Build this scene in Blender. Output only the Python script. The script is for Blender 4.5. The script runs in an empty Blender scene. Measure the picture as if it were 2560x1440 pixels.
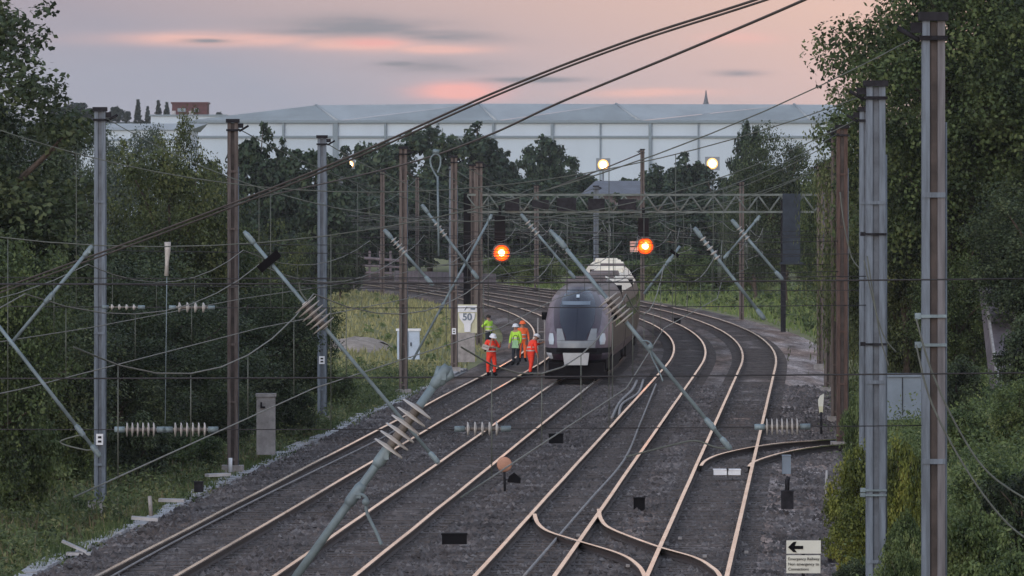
import bpy, bmesh, math, random
import numpy as np
from mathutils import Vector, Matrix
C = bpy.context.scene.collection
F, H, YH = 17067.0, 7.0, 509.4          # focal length in photo pixels, eye height over the rails, horizon row
TH, S0, SL, SR = 0.04412, 288.6, 12.6, 1751.5
V = Vector
R = random.Random(7)

def P(px, py, D): return V(((px - 1280) / F * D, D, H - (py - YH) / F * D))
def G(px, py, z=0.0):
    D = (H - z) * F / (py - YH)
    return P(px, py, D)
def dev(D, off=0.0):
    u = max(0.0, D - S0); r = SR + off
    return u**3 / (6 * r * SL) if u < SL else SL**2 / (6 * r) + (u - SL) * SL / (2 * r) + (u - SL)**2 / (2 * r)
def T(D, off, z=0.0): return V((off + TH * D - dev(D, off), D, z))
def offset_of(x, D): return x - TH * D + dev(D)

# ------------------------------------------------------------------ mesh collector
class MB:
    def __init__(s): s.v, s.f, s.m, s.sm = [], [], [], []
    def add(s, vs, fs, m=0, smooth=False):
        k = len(s.v); s.v += [tuple(p) for p in vs]
        for f in fs: s.f.append(tuple(i + k for i in f)); s.m.append(m); s.sm.append(smooth)
    def box(s, c, d, m=0, rz=0.0, rx=0.0, ry=0.0, taper=1.0):
        M = Matrix.Rotation(rz, 3, 'Z') @ Matrix.Rotation(ry, 3, 'Y') @ Matrix.Rotation(rx, 3, 'X')
        vs = []
        for z in (-.5, .5):
            t = taper if z > 0 else 1.0
            for x, y in ((-.5, -.5), (.5, -.5), (.5, .5), (-.5, .5)):
                vs.append(V(c) + M @ V((x * d[0] * t, y * d[1] * t, z * d[2])))
        s.add(vs, [(3, 2, 1, 0), (4, 5, 6, 7), (0, 1, 5, 4), (1, 2, 6, 5), (2, 3, 7, 6), (3, 0, 4, 7)], m)
    def tube(s, pts, r, n=8, m=0, cap=True):
        pts = [V(p) for p in pts]; vs, fs = [], []
        rr = r if isinstance(r, (list, tuple)) else [r] * len(pts)
        prev = None
        for i, p in enumerate(pts):
            d = (pts[min(i + 1, len(pts) - 1)] - pts[max(i - 1, 0)]).normalized()
            if prev is None:
                a = d.orthogonal().normalized()
            else:
                a = (prev - d * prev.dot(d)); a = a.normalized() if a.length > 1e-6 else d.orthogonal().normalized()
            prev = a; b = d.cross(a)
            for k in range(n):
                t = 2 * math.pi * k / n
                vs.append(p + (a * math.cos(t) + b * math.sin(t)) * rr[i])
        for i in range(len(pts) - 1):
            for k in range(n):
                fs.append((i * n + k, i * n + (k + 1) % n, (i + 1) * n + (k + 1) % n, (i + 1) * n + k))
        if cap: fs.append(tuple(range(n))[::-1]); fs.append(tuple((len(pts) - 1) * n + k for k in range(n)))
        s.add(vs, fs, m, True)
    def rod(s, a, b, r, n=8, m=0): s.tube([a, b], r, n, m)
    def discs(s, a, b, k, r, m=0, n=14, core=.22, th=.46):
        a, b = V(a), V(b); L = (b - a).length; d = (b - a) / L; st = L / k
        pts, rr = [a], [r * core]
        for i in range(k):
            q = a + d * st * (i + .5)
            for o, f in ((-th * .5, core), (-th * .35, 1.0), (0.0, .93), (th * .4, core)):
                pts.append(q + d * st * o); rr.append(r * f)
        pts.append(b); rr.append(r * core)
        s.tube(pts, rr, n, m); s.tube([a + d * st * .15, b - d * st * .15], r * .27, 10, m + 1)
    def lathe(s, c, prof, n=16, m=0, axis='Z', smooth=True):
        pts = []
        fs = []
        for r, h in prof:
            for k in range(n):
                t = 2 * math.pi * k / n; x, y = r * math.cos(t), r * math.sin(t)
                p = (x, y, h) if axis == 'Z' else ((x, h, y) if axis == 'Y' else (h, x, y))
                pts.append(V(c) + V(p))
        for i in range(len(prof) - 1):
            for k in range(n): fs.append((i * n + k, i * n + (k + 1) % n, (i + 1) * n + (k + 1) % n, (i + 1) * n + k))
        s.add(pts, fs, m, smooth)
    def poly(s, pts, m=0): s.add(pts, [tuple(range(len(pts)))], m)
    def prism(s, pts, dvec, m=0):
        n = len(pts); dv = V(dvec); vs = [V(p) for p in pts] + [V(p) + dv for p in pts]
        fs = [tuple(range(n)), tuple(range(2 * n - 1, n - 1, -1))] + [(i, i + n, (i + 1) % n + n, (i + 1) % n) for i in range(n)]
        s.add(vs, fs, m)
    def build(s, name, mats, parent=None, fix=False, kind=None):
        me = bpy.data.meshes.new(name)
        off = parent_loc(parent)
        me.from_pydata([(x - off[0], y - off[1], z - off[2]) for x, y, z in s.v], [], s.f)
        for mt in (mats if isinstance(mats, (list, tuple)) else [mats]): me.materials.append(mt)
        me.polygons.foreach_set('material_index', s.m); me.polygons.foreach_set('use_smooth', s.sm)
        if fix:
            bm = bmesh.new(); bm.from_mesh(me); bmesh.ops.recalc_face_normals(bm, faces=bm.faces); bm.to_mesh(me); bm.free()
        me.update()
        o = bpy.data.objects.new(name, me); C.objects.link(o)
        if parent: o.parent = parent
        if kind: o['kind'] = kind
        return o
def parent_loc(p):
    v = V((0, 0, 0))
    while p: v += p.location; p = p.parent
    return v
def np_mesh(name, v, f, mats, parent=None, smooth=False):
    me = bpy.data.meshes.new(name)
    n = f.shape[1]; off = parent_loc(parent)
    v = v - np.array(off)
    me.vertices.add(len(v)); me.vertices.foreach_set('co', v.astype(np.float32).ravel())
    me.loops.add(f.size); me.loops.foreach_set('vertex_index', f.astype(np.int32).ravel())
    me.polygons.add(len(f)); me.polygons.foreach_set('loop_start', np.arange(len(f), dtype=np.int32) * n)
    me.polygons.foreach_set('loop_total', np.full(len(f), n, dtype=np.int32))
    for mt in (mats if isinstance(mats, (list, tuple)) else [mats]): me.materials.append(mt)
    me.update(calc_edges=True); me.validate()
    if smooth: me.polygons.foreach_set('use_smooth', [True] * len(f))
    o = bpy.data.objects.new(name, me); C.objects.link(o)
    if parent: o.parent = parent
    return o
def tag(o, label, cat, group=None, kind=None):
    o['label'] = label; o['category'] = cat
    if group: o['group'] = group
    if kind: o['kind'] = kind
    return o
def thing(name, loc, label, cat, group=None):
    o = bpy.data.objects.new(name, None); C.objects.link(o); o.location = loc; o.empty_display_size = .2
    return tag(o, label, cat, group)
def structure(o, kind='structure'): o['kind'] = kind; return o
def dup(root, loc, rz, sc, label, group=None):
    r = root.copy(); C.objects.link(r); r.location = loc; r.rotation_euler = (0, 0, rz); r.scale = sc; r['label'] = label
    if group: r['group'] = group
    for ch in list(root.children):
        c = ch.copy(); C.objects.link(c); c.parent = r
        for g in list(ch.children):
            d = g.copy(); C.objects.link(d); d.parent = c
    return r

# ------------------------------------------------------------------ materials
def mat(name, col, rough=.7, metal=0.0, var=.25, scale=3.0, col2=None, bump=0.0, bscale=40., stretch=(1, 1, 1), spec=.5, streak=0.0):
    m = bpy.data.materials.new(name); m.use_nodes = True; nt = m.node_tree; N = nt.nodes; L = nt.links
    b = N['Principled BSDF']; b.inputs['Roughness'].default_value = rough; b.inputs['Metallic'].default_value = metal
    b.inputs['Specular IOR Level'].default_value = spec
    tc = N.new('ShaderNodeTexCoord'); mp = N.new('ShaderNodeMapping'); mp.inputs['Scale'].default_value = stretch
    L.new(tc.outputs['Object'], mp.inputs[0])
    nz = N.new('ShaderNodeTexNoise'); nz.inputs['Scale'].default_value = scale; nz.inputs['Detail'].default_value = 6; nz.inputs['Roughness'].default_value = .65
    L.new(mp.outputs[0], nz.inputs[0])
    rp = N.new('ShaderNodeValToRGB'); L.new(nz.outputs[0], rp.inputs[0])
    c2 = col2 or tuple(c * (1 - var) for c in col); c1 = col if col2 else tuple(min(1, c * (1 + var)) for c in col)
    rp.color_ramp.elements[0].position = .36; rp.color_ramp.elements[1].position = .64
    rp.color_ramp.elements[0].color = (*c2, 1); rp.color_ramp.elements[1].color = (*c1, 1)
    L.new(rp.outputs[0], b.inputs['Base Color'])
    if bump:
        n2 = N.new('ShaderNodeTexNoise'); n2.inputs['Scale'].default_value = bscale; n2.inputs['Detail'].default_value = 4
        L.new(tc.outputs['Object'], n2.inputs[0])
        bp = N.new('ShaderNodeBump'); bp.inputs['Strength'].default_value = bump; bp.inputs['Distance'].default_value = .05
        L.new(n2.outputs[0], bp.inputs['Height']); L.new(bp.outputs[0], b.inputs['Normal'])
    return m
def leafmat(name, a, b_, yellow=None):
    m = bpy.data.materials.new(name); m.use_nodes = True; nt = m.node_tree; N = nt.nodes; L = nt.links
    b = N['Principled BSDF']; b.inputs['Roughness'].default_value = .6; b.inputs['Specular IOR Level'].default_value = .3
    g = N.new('ShaderNodeNewGeometry'); oi = N.new('ShaderNodeObjectInfo'); tc = N.new('ShaderNodeTexCoord')
    nz = N.new('ShaderNodeTexNoise'); nz.inputs['Scale'].default_value = .75; nz.inputs['Detail'].default_value = 4
    L.new(tc.outputs['Object'], nz.inputs[0])
    ad = N.new('ShaderNodeMath'); ad.operation = 'MULTIPLY_ADD'; ad.inputs[1].default_value = .45
    L.new(g.outputs['Random Per Island'], ad.inputs[0]); 
    sc = N.new('ShaderNodeMath'); sc.operation = 'MULTIPLY_ADD'; sc.inputs[1].default_value = 2.3; sc.inputs[2].default_value = -.92
    L.new(nz.outputs[0], sc.inputs[0]); L.new(sc.outputs[0], ad.inputs[2])
    ad2 = N.new('ShaderNodeMath'); ad2.operation = 'MULTIPLY_ADD'; ad2.inputs[1].default_value = .25
    L.new(oi.outputs['Random'], ad2.inputs[0]); L.new(ad.outputs[0], ad2.inputs[2])
    rp = N.new('ShaderNodeValToRGB'); L.new(ad2.outputs[0], rp.inputs[0])
    e = rp.color_ramp.elements; e[0].position = .15; e[0].color = (*a, 1); e[1].position = .8; e[1].color = (*b_, 1)
    if yellow: k = e.new(.98); k.color = (*yellow, 1)
    L.new(rp.outputs[0], b.inputs['Base Color'])
    tr = N.new('ShaderNodeBsdfTranslucent'); L.new(rp.outputs[0], tr.inputs[0])
    mx = N.new('ShaderNodeMixShader'); mx.inputs[0].default_value = .25
    L.new(b.outputs[0], mx.inputs[1]); L.new(tr.outputs[0], mx.inputs[2]); L.new(mx.outputs[0], N['Material Output'].inputs[0])
    return m
def emit(name, col, st):
    m = bpy.data.materials.new(name); m.use_nodes = True; N = m.node_tree.nodes; b = N['Principled BSDF']
    b.inputs['Base Color'].default_value = (*col, 1); b.inputs['Emission Color'].default_value = (*col, 1); b.inputs['Emission Strength'].default_value = st
    return m
M = {}
M['steel_grey'] = mat('galvanised_steel', (.125, .155, .195), .8, .0, .3, 2.2, stretch=(6, 6, .5))
M['steel_brown'] = mat('weathered_steel', (.15, .13, .125), .75, 0, .3, 2.5, col2=(.07, .05, .045), stretch=(6, 6, .5))
M['steel_rust'] = mat('rusty_steel', (.10, .065, .055), .85, 0, .3, 3, col2=(.05, .03, .026), stretch=(6, 6, .6))
M['steel_mauve'] = mat('mauve_steel', (.125, .125, .14), .8, 0, .3, 2.2, stretch=(6, 6, .5))
M['steel_web'] = mat('shaded_web', (.09, .11, .14), .65, 0, .3, 3)
M['web'] = mat('mast_web', (.075, .062, .06), .85, 0, .4, 4, col2=(.035, .03, .03))
M['wire'] = mat('dark_wire', (.035, .035, .04), .6, .3)
M['copper'] = mat('weathered_copper', (.10, .115, .105), .6, .2, .2)
M['cable_brown'] = mat('brown_cable', (.06, .048, .045), .7)
M['arm'] = mat('arm_tube', (.165, .22, .25), .65, .2, .3, 3)
M['porcelain'] = mat('porcelain', (.40, .39, .38), .45, 0, .12, 8)
M['rail_head'] = mat('polished_rail', (.97, .91, .80), .2, 1.0, .1, .35, col2=(.62, .52, .42))
M['rail_side'] = mat('rusty_rail', (.045, .032, .03), .85, 0, .3, 8)
M['concrete'] = mat('concrete', (.30, .29, .29), .9, 0, .25, 3, bump=.3)
M['lid'] = mat('trough_lid', (.36, .365, .385), .9, 0, .3, 1.6, bump=.3)
M['black'] = mat('black_paint', (.008, .008, .010), .9, spec=.08)
M['dark'] = mat('dark_steel', (.022, .022, .027), .9, 0, .4, 5, spec=.12)
M['gap_brown'] = mat('insulator_core', (.13, .12, .115), .7)
M['white'] = mat('white_paint', (.72, .76, .82), .5, 0, .08)
M['pale_blue'] = mat('pale_blue_paint', (.42, .52, .66), .55, 0, .08)
M['cream'] = mat('cream_board', (.62, .64, .58), .6, 0, .06)
M['yellow_cream'] = mat('yellowed_board', (.55, .56, .40), .6, 0, .1)
M['bark'] = mat('bark', (.07, .055, .045), .9, 0, .4, 6)
M['leaf_dark'] = leafmat('dark_leaves', (.011, .02, .012), (.070, .102, .05), (.115, .145, .07))
M['leaf_mid'] = leafmat('green_leaves', (.014, .027, .013), (.092, .135, .052), (.14, .18, .07))
M['leaf_olive'] = leafmat('olive_leaves', (.018, .028, .013), (.105, .135, .052), (.165, .185, .075))
M['leaf_far'] = leafmat('far_leaves', (.012, .024, .017), (.055, .092, .054), (.085, .12, .065))
M['leaf_pale'] = leafmat('pale_leaves', (.04, .06, .05), (.10, .135, .105), (.13, .16, .12))
M['leaf_hill'] = leafmat('hill_leaves', (.012, .024, .020), (.03, .05, .036))
M['leaf_bank'] = leafmat('bank_leaves', (.032, .058, .021), (.15, .205, .075), (.22, .25, .11))
M['dry'] = leafmat('dry_grass', (.07, .065, .035), (.19, .165, .095), (.25, .22, .13))
M['leaf_yellow'] = leafmat('yellow_leaves', (.045, .065, .016), (.19, .22, .045), (.28, .27, .06))
M['grass'] = leafmat('grass_blades', (.030, .055, .020), (.115, .165, .06), (.20, .20, .09))
M['weed'] = leafmat('weed_leaves', (.03, .052, .02), (.135, .175, .07), (.22, .225, .10))
M['purple'] = mat('plum_paint', (.032, .014, .028), .35)
M['mauve'] = mat('pale_mauve_paint', (.145, .12, .16), .42, 0, .25, 2, spec=.35)
M['dust_side'] = mat('dusty_side', (.062, .056, .042), .6, 0, .5, 1.0, col2=(.016, .011, .014), spec=.3)
M['roof_mauve'] = mat('mauve_roof', (.12, .10, .10), .65, 0, .3, 1.2)
M['roof_cream'] = mat('train_roof', (.78, .74, .62), .45, 0, .12, 1.5)
M['glass'] = mat('dark_glass', (.012, .014, .028), .08, 0, .1, spec=.8)
M['pale_panel'] = mat('pale_panel', (.46, .48, .50), .45, 0, .1)
M['silver'] = mat('silver_panel', (.25, .27, .29), .4, .0, .08)
M['skirt'] = mat('dark_skirt', (.010, .009, .011), .9, spec=.1)
M['hi_orange'] = mat('hi_vis_orange', (.95, .055, .025), .75, 0, .15, 9)
M['hi_amber'] = mat('hi_vis_amber', (.95, .16, .04), .75, 0, .1, 9)
M['hi_yellow'] = mat('hi_vis_yellow', (.42, .75, .07), .75, 0, .12, 9)
M['hi_mint'] = mat('pale_green_cloth', (.30, .55, .32), .8, 0, .1, 9)
M['navy'] = mat('navy_cloth', (.02, .026, .04), .85)
M['skin'] = mat('skin', (.38, .22, .16), .6, 0, .05)
M['helmet'] = mat('white_helmet', (.75, .78, .84), .35, 0, .03)
M['strip'] = mat('reflective_strip', (.55, .50, .48), .4)
M['hair'] = mat('dark_hair', (.02, .015, .012), .8)
M['clad'] = mat('pale_cladding', (.46, .56, .66), .6, 0, .05, .15, stretch=(1, 1, .2))
M['clad_trim'] = mat('blue_grey_trim', (.19, .25, .30), .6, 0, .05)
M['roof_a'] = mat('grey_green_roof', (.265, .305, .32), .85, 0, .12, .2, stretch=(1, .3, 1))
M['roof_b'] = mat('pale_roof', (.33, .37, .39), .85, 0, .1, .2, stretch=(1, .3, 1))
M['brick'] = mat('red_brick', (.085, .030, .034), .9, 0, .25, 1)
M['slate'] = mat('slate_roof', (.12, .135, .165), .8, 0, .15, .8)
M['sleeper'] = mat('sleeper', (.085, .075, .075), .95, 0, .4, 3)
M['cab_blue'] = mat('blue_grey_cabinet', (.17, .22, .28), .6, 0, .1, 2)
M['mauve_conc'] = mat('mauve_concrete', (.125, .11, .125), .9, 0, .3, 1.2)
M['amber_glow'] = emit('amber_glow', (1.0, .17, .008), .6)  # orange ring round the signal bulbs, glow put into the surface
M['amber_core'] = emit('amber_core', (1.0, .72, .22), 3)
M['warm_glow'] = emit('warm_glow', (1.0, .50, .16), .42)  # orange fringe round the flood bulbs, glow put into the surface
M['amber_outer_glow'] = emit('amber_outer_glow', (1.0, .13, .004), .07)  # fainter outer ring of the imitated signal glow
M['warm_core'] = emit('warm_core', (1.0, .78, .42), 2.4)
M['headlamp_off'] = mat('headlamp_glass', (.55, .66, .74), .15, 0, .05)
M['clay'] = mat('amber_disc', (.42, .22, .15), .6)

M['field'] = leafmat('field_grass', (.17, .175, .075), (.33, .325, .15), (.38, .36, .19))
M['lawn'] = leafmat('lawn_grass', (.08, .13, .04), (.17, .24, .075), (.24, .28, .10))
def ground_mat():
    m = bpy.data.materials.new('grassy_ground'); m.use_nodes = True; nt = m.node_tree; N = nt.nodes; L = nt.links
    b = N['Principled BSDF']; b.inputs['Roughness'].default_value = .95; b.inputs['Specular IOR Level'].default_value = .1
    tc = N.new('ShaderNodeTexCoord')
    n1 = N.new('ShaderNodeTexNoise'); n1.inputs['Scale'].default_value = .12; n1.inputs['Detail'].default_value = 8; n1.inputs['Roughness'].default_value = .7
    L.new(tc.outputs['Object'], n1.inputs[0])
    rp = N.new('ShaderNodeValToRGB'); L.new(n1.outputs[0], rp.inputs[0]); e = rp.color_ramp.elements
    e[0].position = .32; e[0].color = (.13, .14, .065, 1); e[1].position = .68; e[1].color = (.25, .245, .125, 1)
    k = e.new(.5); k.color = (.17, .18, .09, 1)
    L.new(rp.outputs[0], b.inputs['Base Color']); return m
def ballast_mat():
    m = bpy.data.materials.new('ballast'); m.use_nodes = True; nt = m.node_tree; N = nt.nodes; L = nt.links
    b = N['Principled BSDF']; b.inputs['Roughness'].default_value = .95; b.inputs['Specular IOR Level'].default_value = .15
    tc = N.new('ShaderNodeTexCoord')
    vo = N.new('ShaderNodeTexVoronoi'); vo.inputs['Scale'].default_value = 9; L.new(tc.outputs['Object'], vo.inputs[0])
    n1 = N.new('ShaderNodeTexNoise'); n1.inputs['Scale'].default_value = .35; n1.inputs['Detail'].default_value = 7; n1.inputs['Roughness'].default_value = .75
    mp = N.new('ShaderNodeMapping'); mp.inputs['Scale'].default_value = (1.9, .22, 1); mp.inputs['Rotation'].default_value = (0, 0, TH)
    L.new(tc.outputs['Object'], mp.inputs[0]); L.new(mp.outputs[0], n1.inputs[0])
    rp = N.new('ShaderNodeValToRGB'); L.new(n1.outputs[0], rp.inputs[0]); e = rp.color_ramp.elements
    e[0].position = .38; e[0].color = (.048, .037, .033, 1); e[1].position = .64; e[1].color = (.215, .188, .180, 1)
    k = e.new(.5); k.color = (.112, .096, .092, 1)
    sp = N.new('ShaderNodeSeparateColor'); L.new(vo.outputs['Color'], sp.inputs[0])
    mr = N.new('ShaderNodeMapRange'); mr.inputs[3].default_value = .45; mr.inputs[4].default_value = 1.6; L.new(sp.outputs[0], mr.inputs[0])
    mx = N.new('ShaderNodeMix'); mx.data_type = 'RGBA'; mx.blend_type = 'MULTIPLY'; mx.inputs[0].default_value = 1
    sx = N.new('ShaderNodeSeparateXYZ'); L.new(tc.outputs['Object'], sx.inputs[0])
    ma = N.new('ShaderNodeMath'); ma.operation = 'MULTIPLY_ADD'; ma.inputs[1].default_value = -TH; L.new(sx.outputs[1], ma.inputs[0]); L.new(sx.outputs[0], ma.inputs[2])
    n3 = N.new('ShaderNodeTexNoise'); n3.inputs['Scale'].default_value = .25; n3.inputs['Detail'].default_value = 3; L.new(mp.outputs[0], n3.inputs[0])
    mb_ = N.new('ShaderNodeMath'); mb_.operation = 'MULTIPLY_ADD'; mb_.inputs[1].default_value = 5; L.new(n3.outputs[0], mb_.inputs[0]); L.new(ma.outputs[0], mb_.inputs[2])
    fr = N.new('ShaderNodeMapRange'); fr.inputs[1].default_value = -3.5; fr.inputs[2].default_value = 1.5; fr.inputs[3].default_value = .95; fr.inputs[4].default_value = 2.3; L.new(mb_.outputs[0], fr.inputs[0])
    m2 = N.new('ShaderNodeMath'); m2.operation = 'MULTIPLY'; L.new(fr.outputs[0], m2.inputs[0]); L.new(mr.outputs[0], m2.inputs[1])   # newer, paler stone beside the right-hand track
    br = N.new('ShaderNodeValToRGB'); br.color_ramp.elements[0].position = .42; br.color_ramp.elements[0].color = (1, 1, 1, 1); br.color_ramp.elements[1].position = .60; br.color_ramp.elements[1].color = (.80, .68, .60, 1)
    L.new(n3.outputs[0], br.inputs[0]); mq = N.new('ShaderNodeMix'); mq.data_type = 'RGBA'; mq.blend_type = 'MULTIPLY'; mq.inputs[0].default_value = 1   # rust and oil soaked patches
    L.new(rp.outputs[0], mq.inputs[6]); L.new(br.outputs[0], mq.inputs[7]); L.new(mq.outputs[2], mx.inputs[6]); L.new(m2.outputs[0], mx.inputs[7]); L.new(mx.outputs[2], b.inputs['Base Color'])
    return m
M['ground'] = ground_mat(); M['ballast'] = ballast_mat()
M['stone'] = leafmat('ballast_stone', (.06, .05, .048), (.18, .157, .153), (.27, .245, .24))

# ------------------------------------------------------------------ ground
def zground(off, D):
    z = -.38
    if off < -16.5: z += min((-16.5 - off) * .10, 1.6) * (1 if D < 270 else max(0, 1 - (D - 270) / 60))
    if off > 1.2:
        k = 1 if D < 250 else max(0, 1 - (D - 250) / 90)
        z += min((off - 1.2) * .42, 3.6) * k
    return z
def build_ground():
    offs = [-900, -500, -300, -200, -140, -100, -70, -50, -40, -32, -26, -22, -19, -17, -16.4, -15.5, -9, -2, 1.2, 2, 3, 4.5, 6, 8, 10, 13, 17, 24, 35, 60, 100, 160, 260, 420, 700, 1100]
    Ds = list(range(20, 400, 8)) + list(range(400, 900, 25)) + list(range(900, 3200, 200))
    v = []; 
    for D in Ds:
        for o in offs:
            v.append((o + TH * min(D, S0) , D, zground(o, D) if D < 290 else -.38 + max(0, zground(o, D) + .38)))
    n = len(offs); f = [(i * n + j, i * n + j + 1, (i + 1) * n + j + 1, (i + 1) * n + j) for i in range(len(Ds) - 1) for j in range(n - 1)]
    structure(np_mesh('ground', np.array(v), np.array(f), M['ground'], smooth=True))
build_ground()
def ground_z(x, D): return zground(x - TH * min(D, S0), D)
def GV(px, D): 
    x = (px - 1280) / F * D
    return V((x, D, ground_z(x, D)))

def build_bed():
    offs = [-15.2, -14.6, -13.9, -13, -11, -9.4, -7.5, -5.6, -4, -2.4, -1.1, -.6, .6, 1.3]
    zz = [-.34, -.22, -.19, -.18, -.2, -.18, -.24, -.18, -.2, -.18, -.19, -.22, -.30, -.36]
    v, n = [], len(offs)
    Ds = list(np.arange(30, 420, 3.0)) + list(range(420, 900, 10))
    for D in Ds:
        for o, z in zip(offs, zz): p = T(D, o, z + R.uniform(-.02, .02)); v.append(tuple(p))
    f = [(i * n + j, i * n + j + 1, (i + 1) * n + j + 1, (i + 1) * n + j) for i in range(len(Ds) - 1) for j in range(n - 1)]
    structure(np_mesh('track_bed', np.array(v), np.array(f), M['ballast'], smooth=True))
build_bed()
def build_stones(n=60000):
    g = np.random.default_rng(3)
    D = 120 + 150 * g.random(n) ** 1.5; off = g.uniform(-15, 1.2, n)
    sz = g.uniform(.03, .075, n)
    x = off + TH * D
    c = np.stack([x, D, np.full(n, -.2) + g.uniform(-.02, .015, n)], 1)
    oc = np.array([[1, 0, 0], [0, 1, 0], [-1, 0, 0], [0, -1, 0], [0, 0, 1.0]])
    v = oc[None] * sz[:, None, None] * g.uniform(.6, 1.4, (n, 5, 1)) + g.normal(0, .2, (n, 5, 3)) * sz[:, None, None] + c[:, None]
    t = np.array([[0, 1, 4], [1, 2, 4], [2, 3, 4], [3, 0, 4]])
    f = (t[None] + (np.arange(n) * 5)[:, None, None]).reshape(-1, 3)
    tag(np_mesh('ballast_gravel', v.reshape(-1, 3), f, M['stone']), 'loose grey ballast stones between and beside the rails', 'gravel', kind='stuff')
build_stones()

# ------------------------------------------------------------------ tracks
PROF = [(x * (1.16 if abs(x) < .05 else 1), z) for x, z in [(-.07, -.17), (-.07, -.155), (-.015, -.13), (-.015, -.045), (-.038, -.03), (-.038, 0), (.038, 0), (.038, -.03), (.015, -.045), (.015, -.13), (.07, -.155), (.07, -.17)]]
def rail_mesh(pts, mb=None):
    mb = mb or MB(); n = len(PROF); vs, fs, base = [], [], len(mb.v)
    for i, p in enumerate(pts):
        d = (pts[min(i + 1, len(pts) - 1)] - pts[max(i - 1, 0)]); d.z = 0; d.normalize(); sx = V((d.y, -d.x, 0))
        for a, z in PROF: vs.append(p + sx * a + V((0, 0, z)))
    mb.add(vs, [])
    for i in range(len(pts) - 1):
        for k in range(n):
            a = base + i * n + k; b = base + i * n + (k + 1) % n
            mb.f.append((a, b, b + n, a + n)); mb.m.append(0 if k in (4, 5, 6) else 1); mb.sm.append(False)
    return mb
OFFS = [-12.738, -9.379, -5.617, -2.378]
Dl = list(np.arange(30, S0 - 6, 9.0)) + list(np.arange(S0 - 6, 520, 4.0)) + list(np.arange(520, 880, 8.0))
names = ['leftmost of the four running tracks, passing beside the two crouched orange workers', 'running track under the white and plum train', 'third running track from the left, curving away right of the train', 'rightmost of the four running tracks, nearest the grassy bank']
for i, o in enumerate(OFFS):
    t = thing('railway_track', T(130, o, -.17), names[i], 'track', 'running tracks'); t['kind'] = 'structure'
    for s in (-.7525, .7525):
        rail_mesh([T(D, o + s, R.uniform(-.008, .008)) for D in Dl]).build('rail', [M['rail_head'], M['rail_side']], t)
    mb = MB()
    D = 60.0
    while D < 620:
        p = T(D, o, -.192 + R.uniform(-.012, .008)); mb.box(p, (2.5, .24, .06), 0, rz=-TH + (0 if D < S0 else (D - S0) / SR)); D += .68
    mb.build('sleepers', M['sleeper'], t, kind='stuff')
def smooth_pts(ps, k=10):
    out = []
    ps = [ps[0]] + list(ps) + [ps[-1]]
    for i in range(1, len(ps) - 2):
        a, b, c, d = ps[i - 1], ps[i], ps[i + 1], ps[i + 2]
        for j in range(k):
            t = j / k
            out.append(.5 * ((2 * b) + (c - a) * t + (2 * a - 5 * b + 4 * c - d) * t * t + (3 * b - a - 3 * c + d) * t ** 3))
    out.append(ps[-2]); return out
t = thing('crossover_track', G(1500, 1360, -.17), 'diamond-shaped crossover curving between the two right-hand tracks at the bottom', 'track'); t['kind'] = 'structure'
for pp in ([(1336, 1284), (1345, 1308), (1372, 1328), (1440, 1350), (1545, 1382), (1590, 1408), (1612, 1440), (1628, 1500)],
           [(1497, 1272), (1503, 1298), (1530, 1322), (1640, 1364), (1735, 1392), (1778, 1416), (1800, 1440), (1818, 1500)]):
    rail_mesh(smooth_pts([G(x, y, .004) for x, y in pp])).build('rail', [M['rail_head'], M['rail_side']], t)
for px, py in ((1419, 1352), (1446, 1338), (1666, 1358), (1640, 1372), (1570, 1414), (1700, 1345), (1762, 1390), (1866, 1380), (1828, 1408)):
    q = G(px, py, -.10); mb = MB(); mb.box(q, (.08, .2, .05), 0, rz=-TH); mb.build('rail_chair', M['concrete'], t)
t = thing('siding_track', G(1900, 1120, -.17), 'siding turnout branching off to the right towards the brown mast', 'track'); t['kind'] = 'structure'
for pp in ([(1752, 1164), (1765, 1150), (1800, 1135), (1870, 1119), (1950, 1107), (2030, 1101), (2110, 1096), (2260, 1090)],
           [(1872, 1166), (1885, 1154), (1930, 1138), (1990, 1124), (2050, 1115), (2110, 1110), (2260, 1104)]):
    rail_mesh(smooth_pts([G(x, y, .004) for x, y in pp])).build('rail', [M['rail_head'], M['rail_side']], t)

# cable trough along the left edge
t = thing('cable_trough', T(160, -15.35, -.3), 'pale concrete cable trough running along the left edge of the ballast', 'cable trough')
mb = MB(); D = 118.0
while D < 300:
    mb.box(T(D, -15.35 + R.uniform(-.05, .05) + .12 * math.sin(D * .21), -.24 + R.uniform(-.012, .012)), (R.uniform(.32, .42), .985, .07), 0, rz=-TH + R.uniform(-.03, .03), ry=R.uniform(-.04, .04)); D += 1.0
mb.build('lid', M['lid'], t, kind='stuff')
mb = MB(); mb.prism([T(118, -15.6, -.5), T(300, -15.6, -.5), T(300, -15.1, -.5), T(118, -15.1, -.5)], (0, 0, .2)); mb.build('trough_channel', M['concrete'], t)

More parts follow.
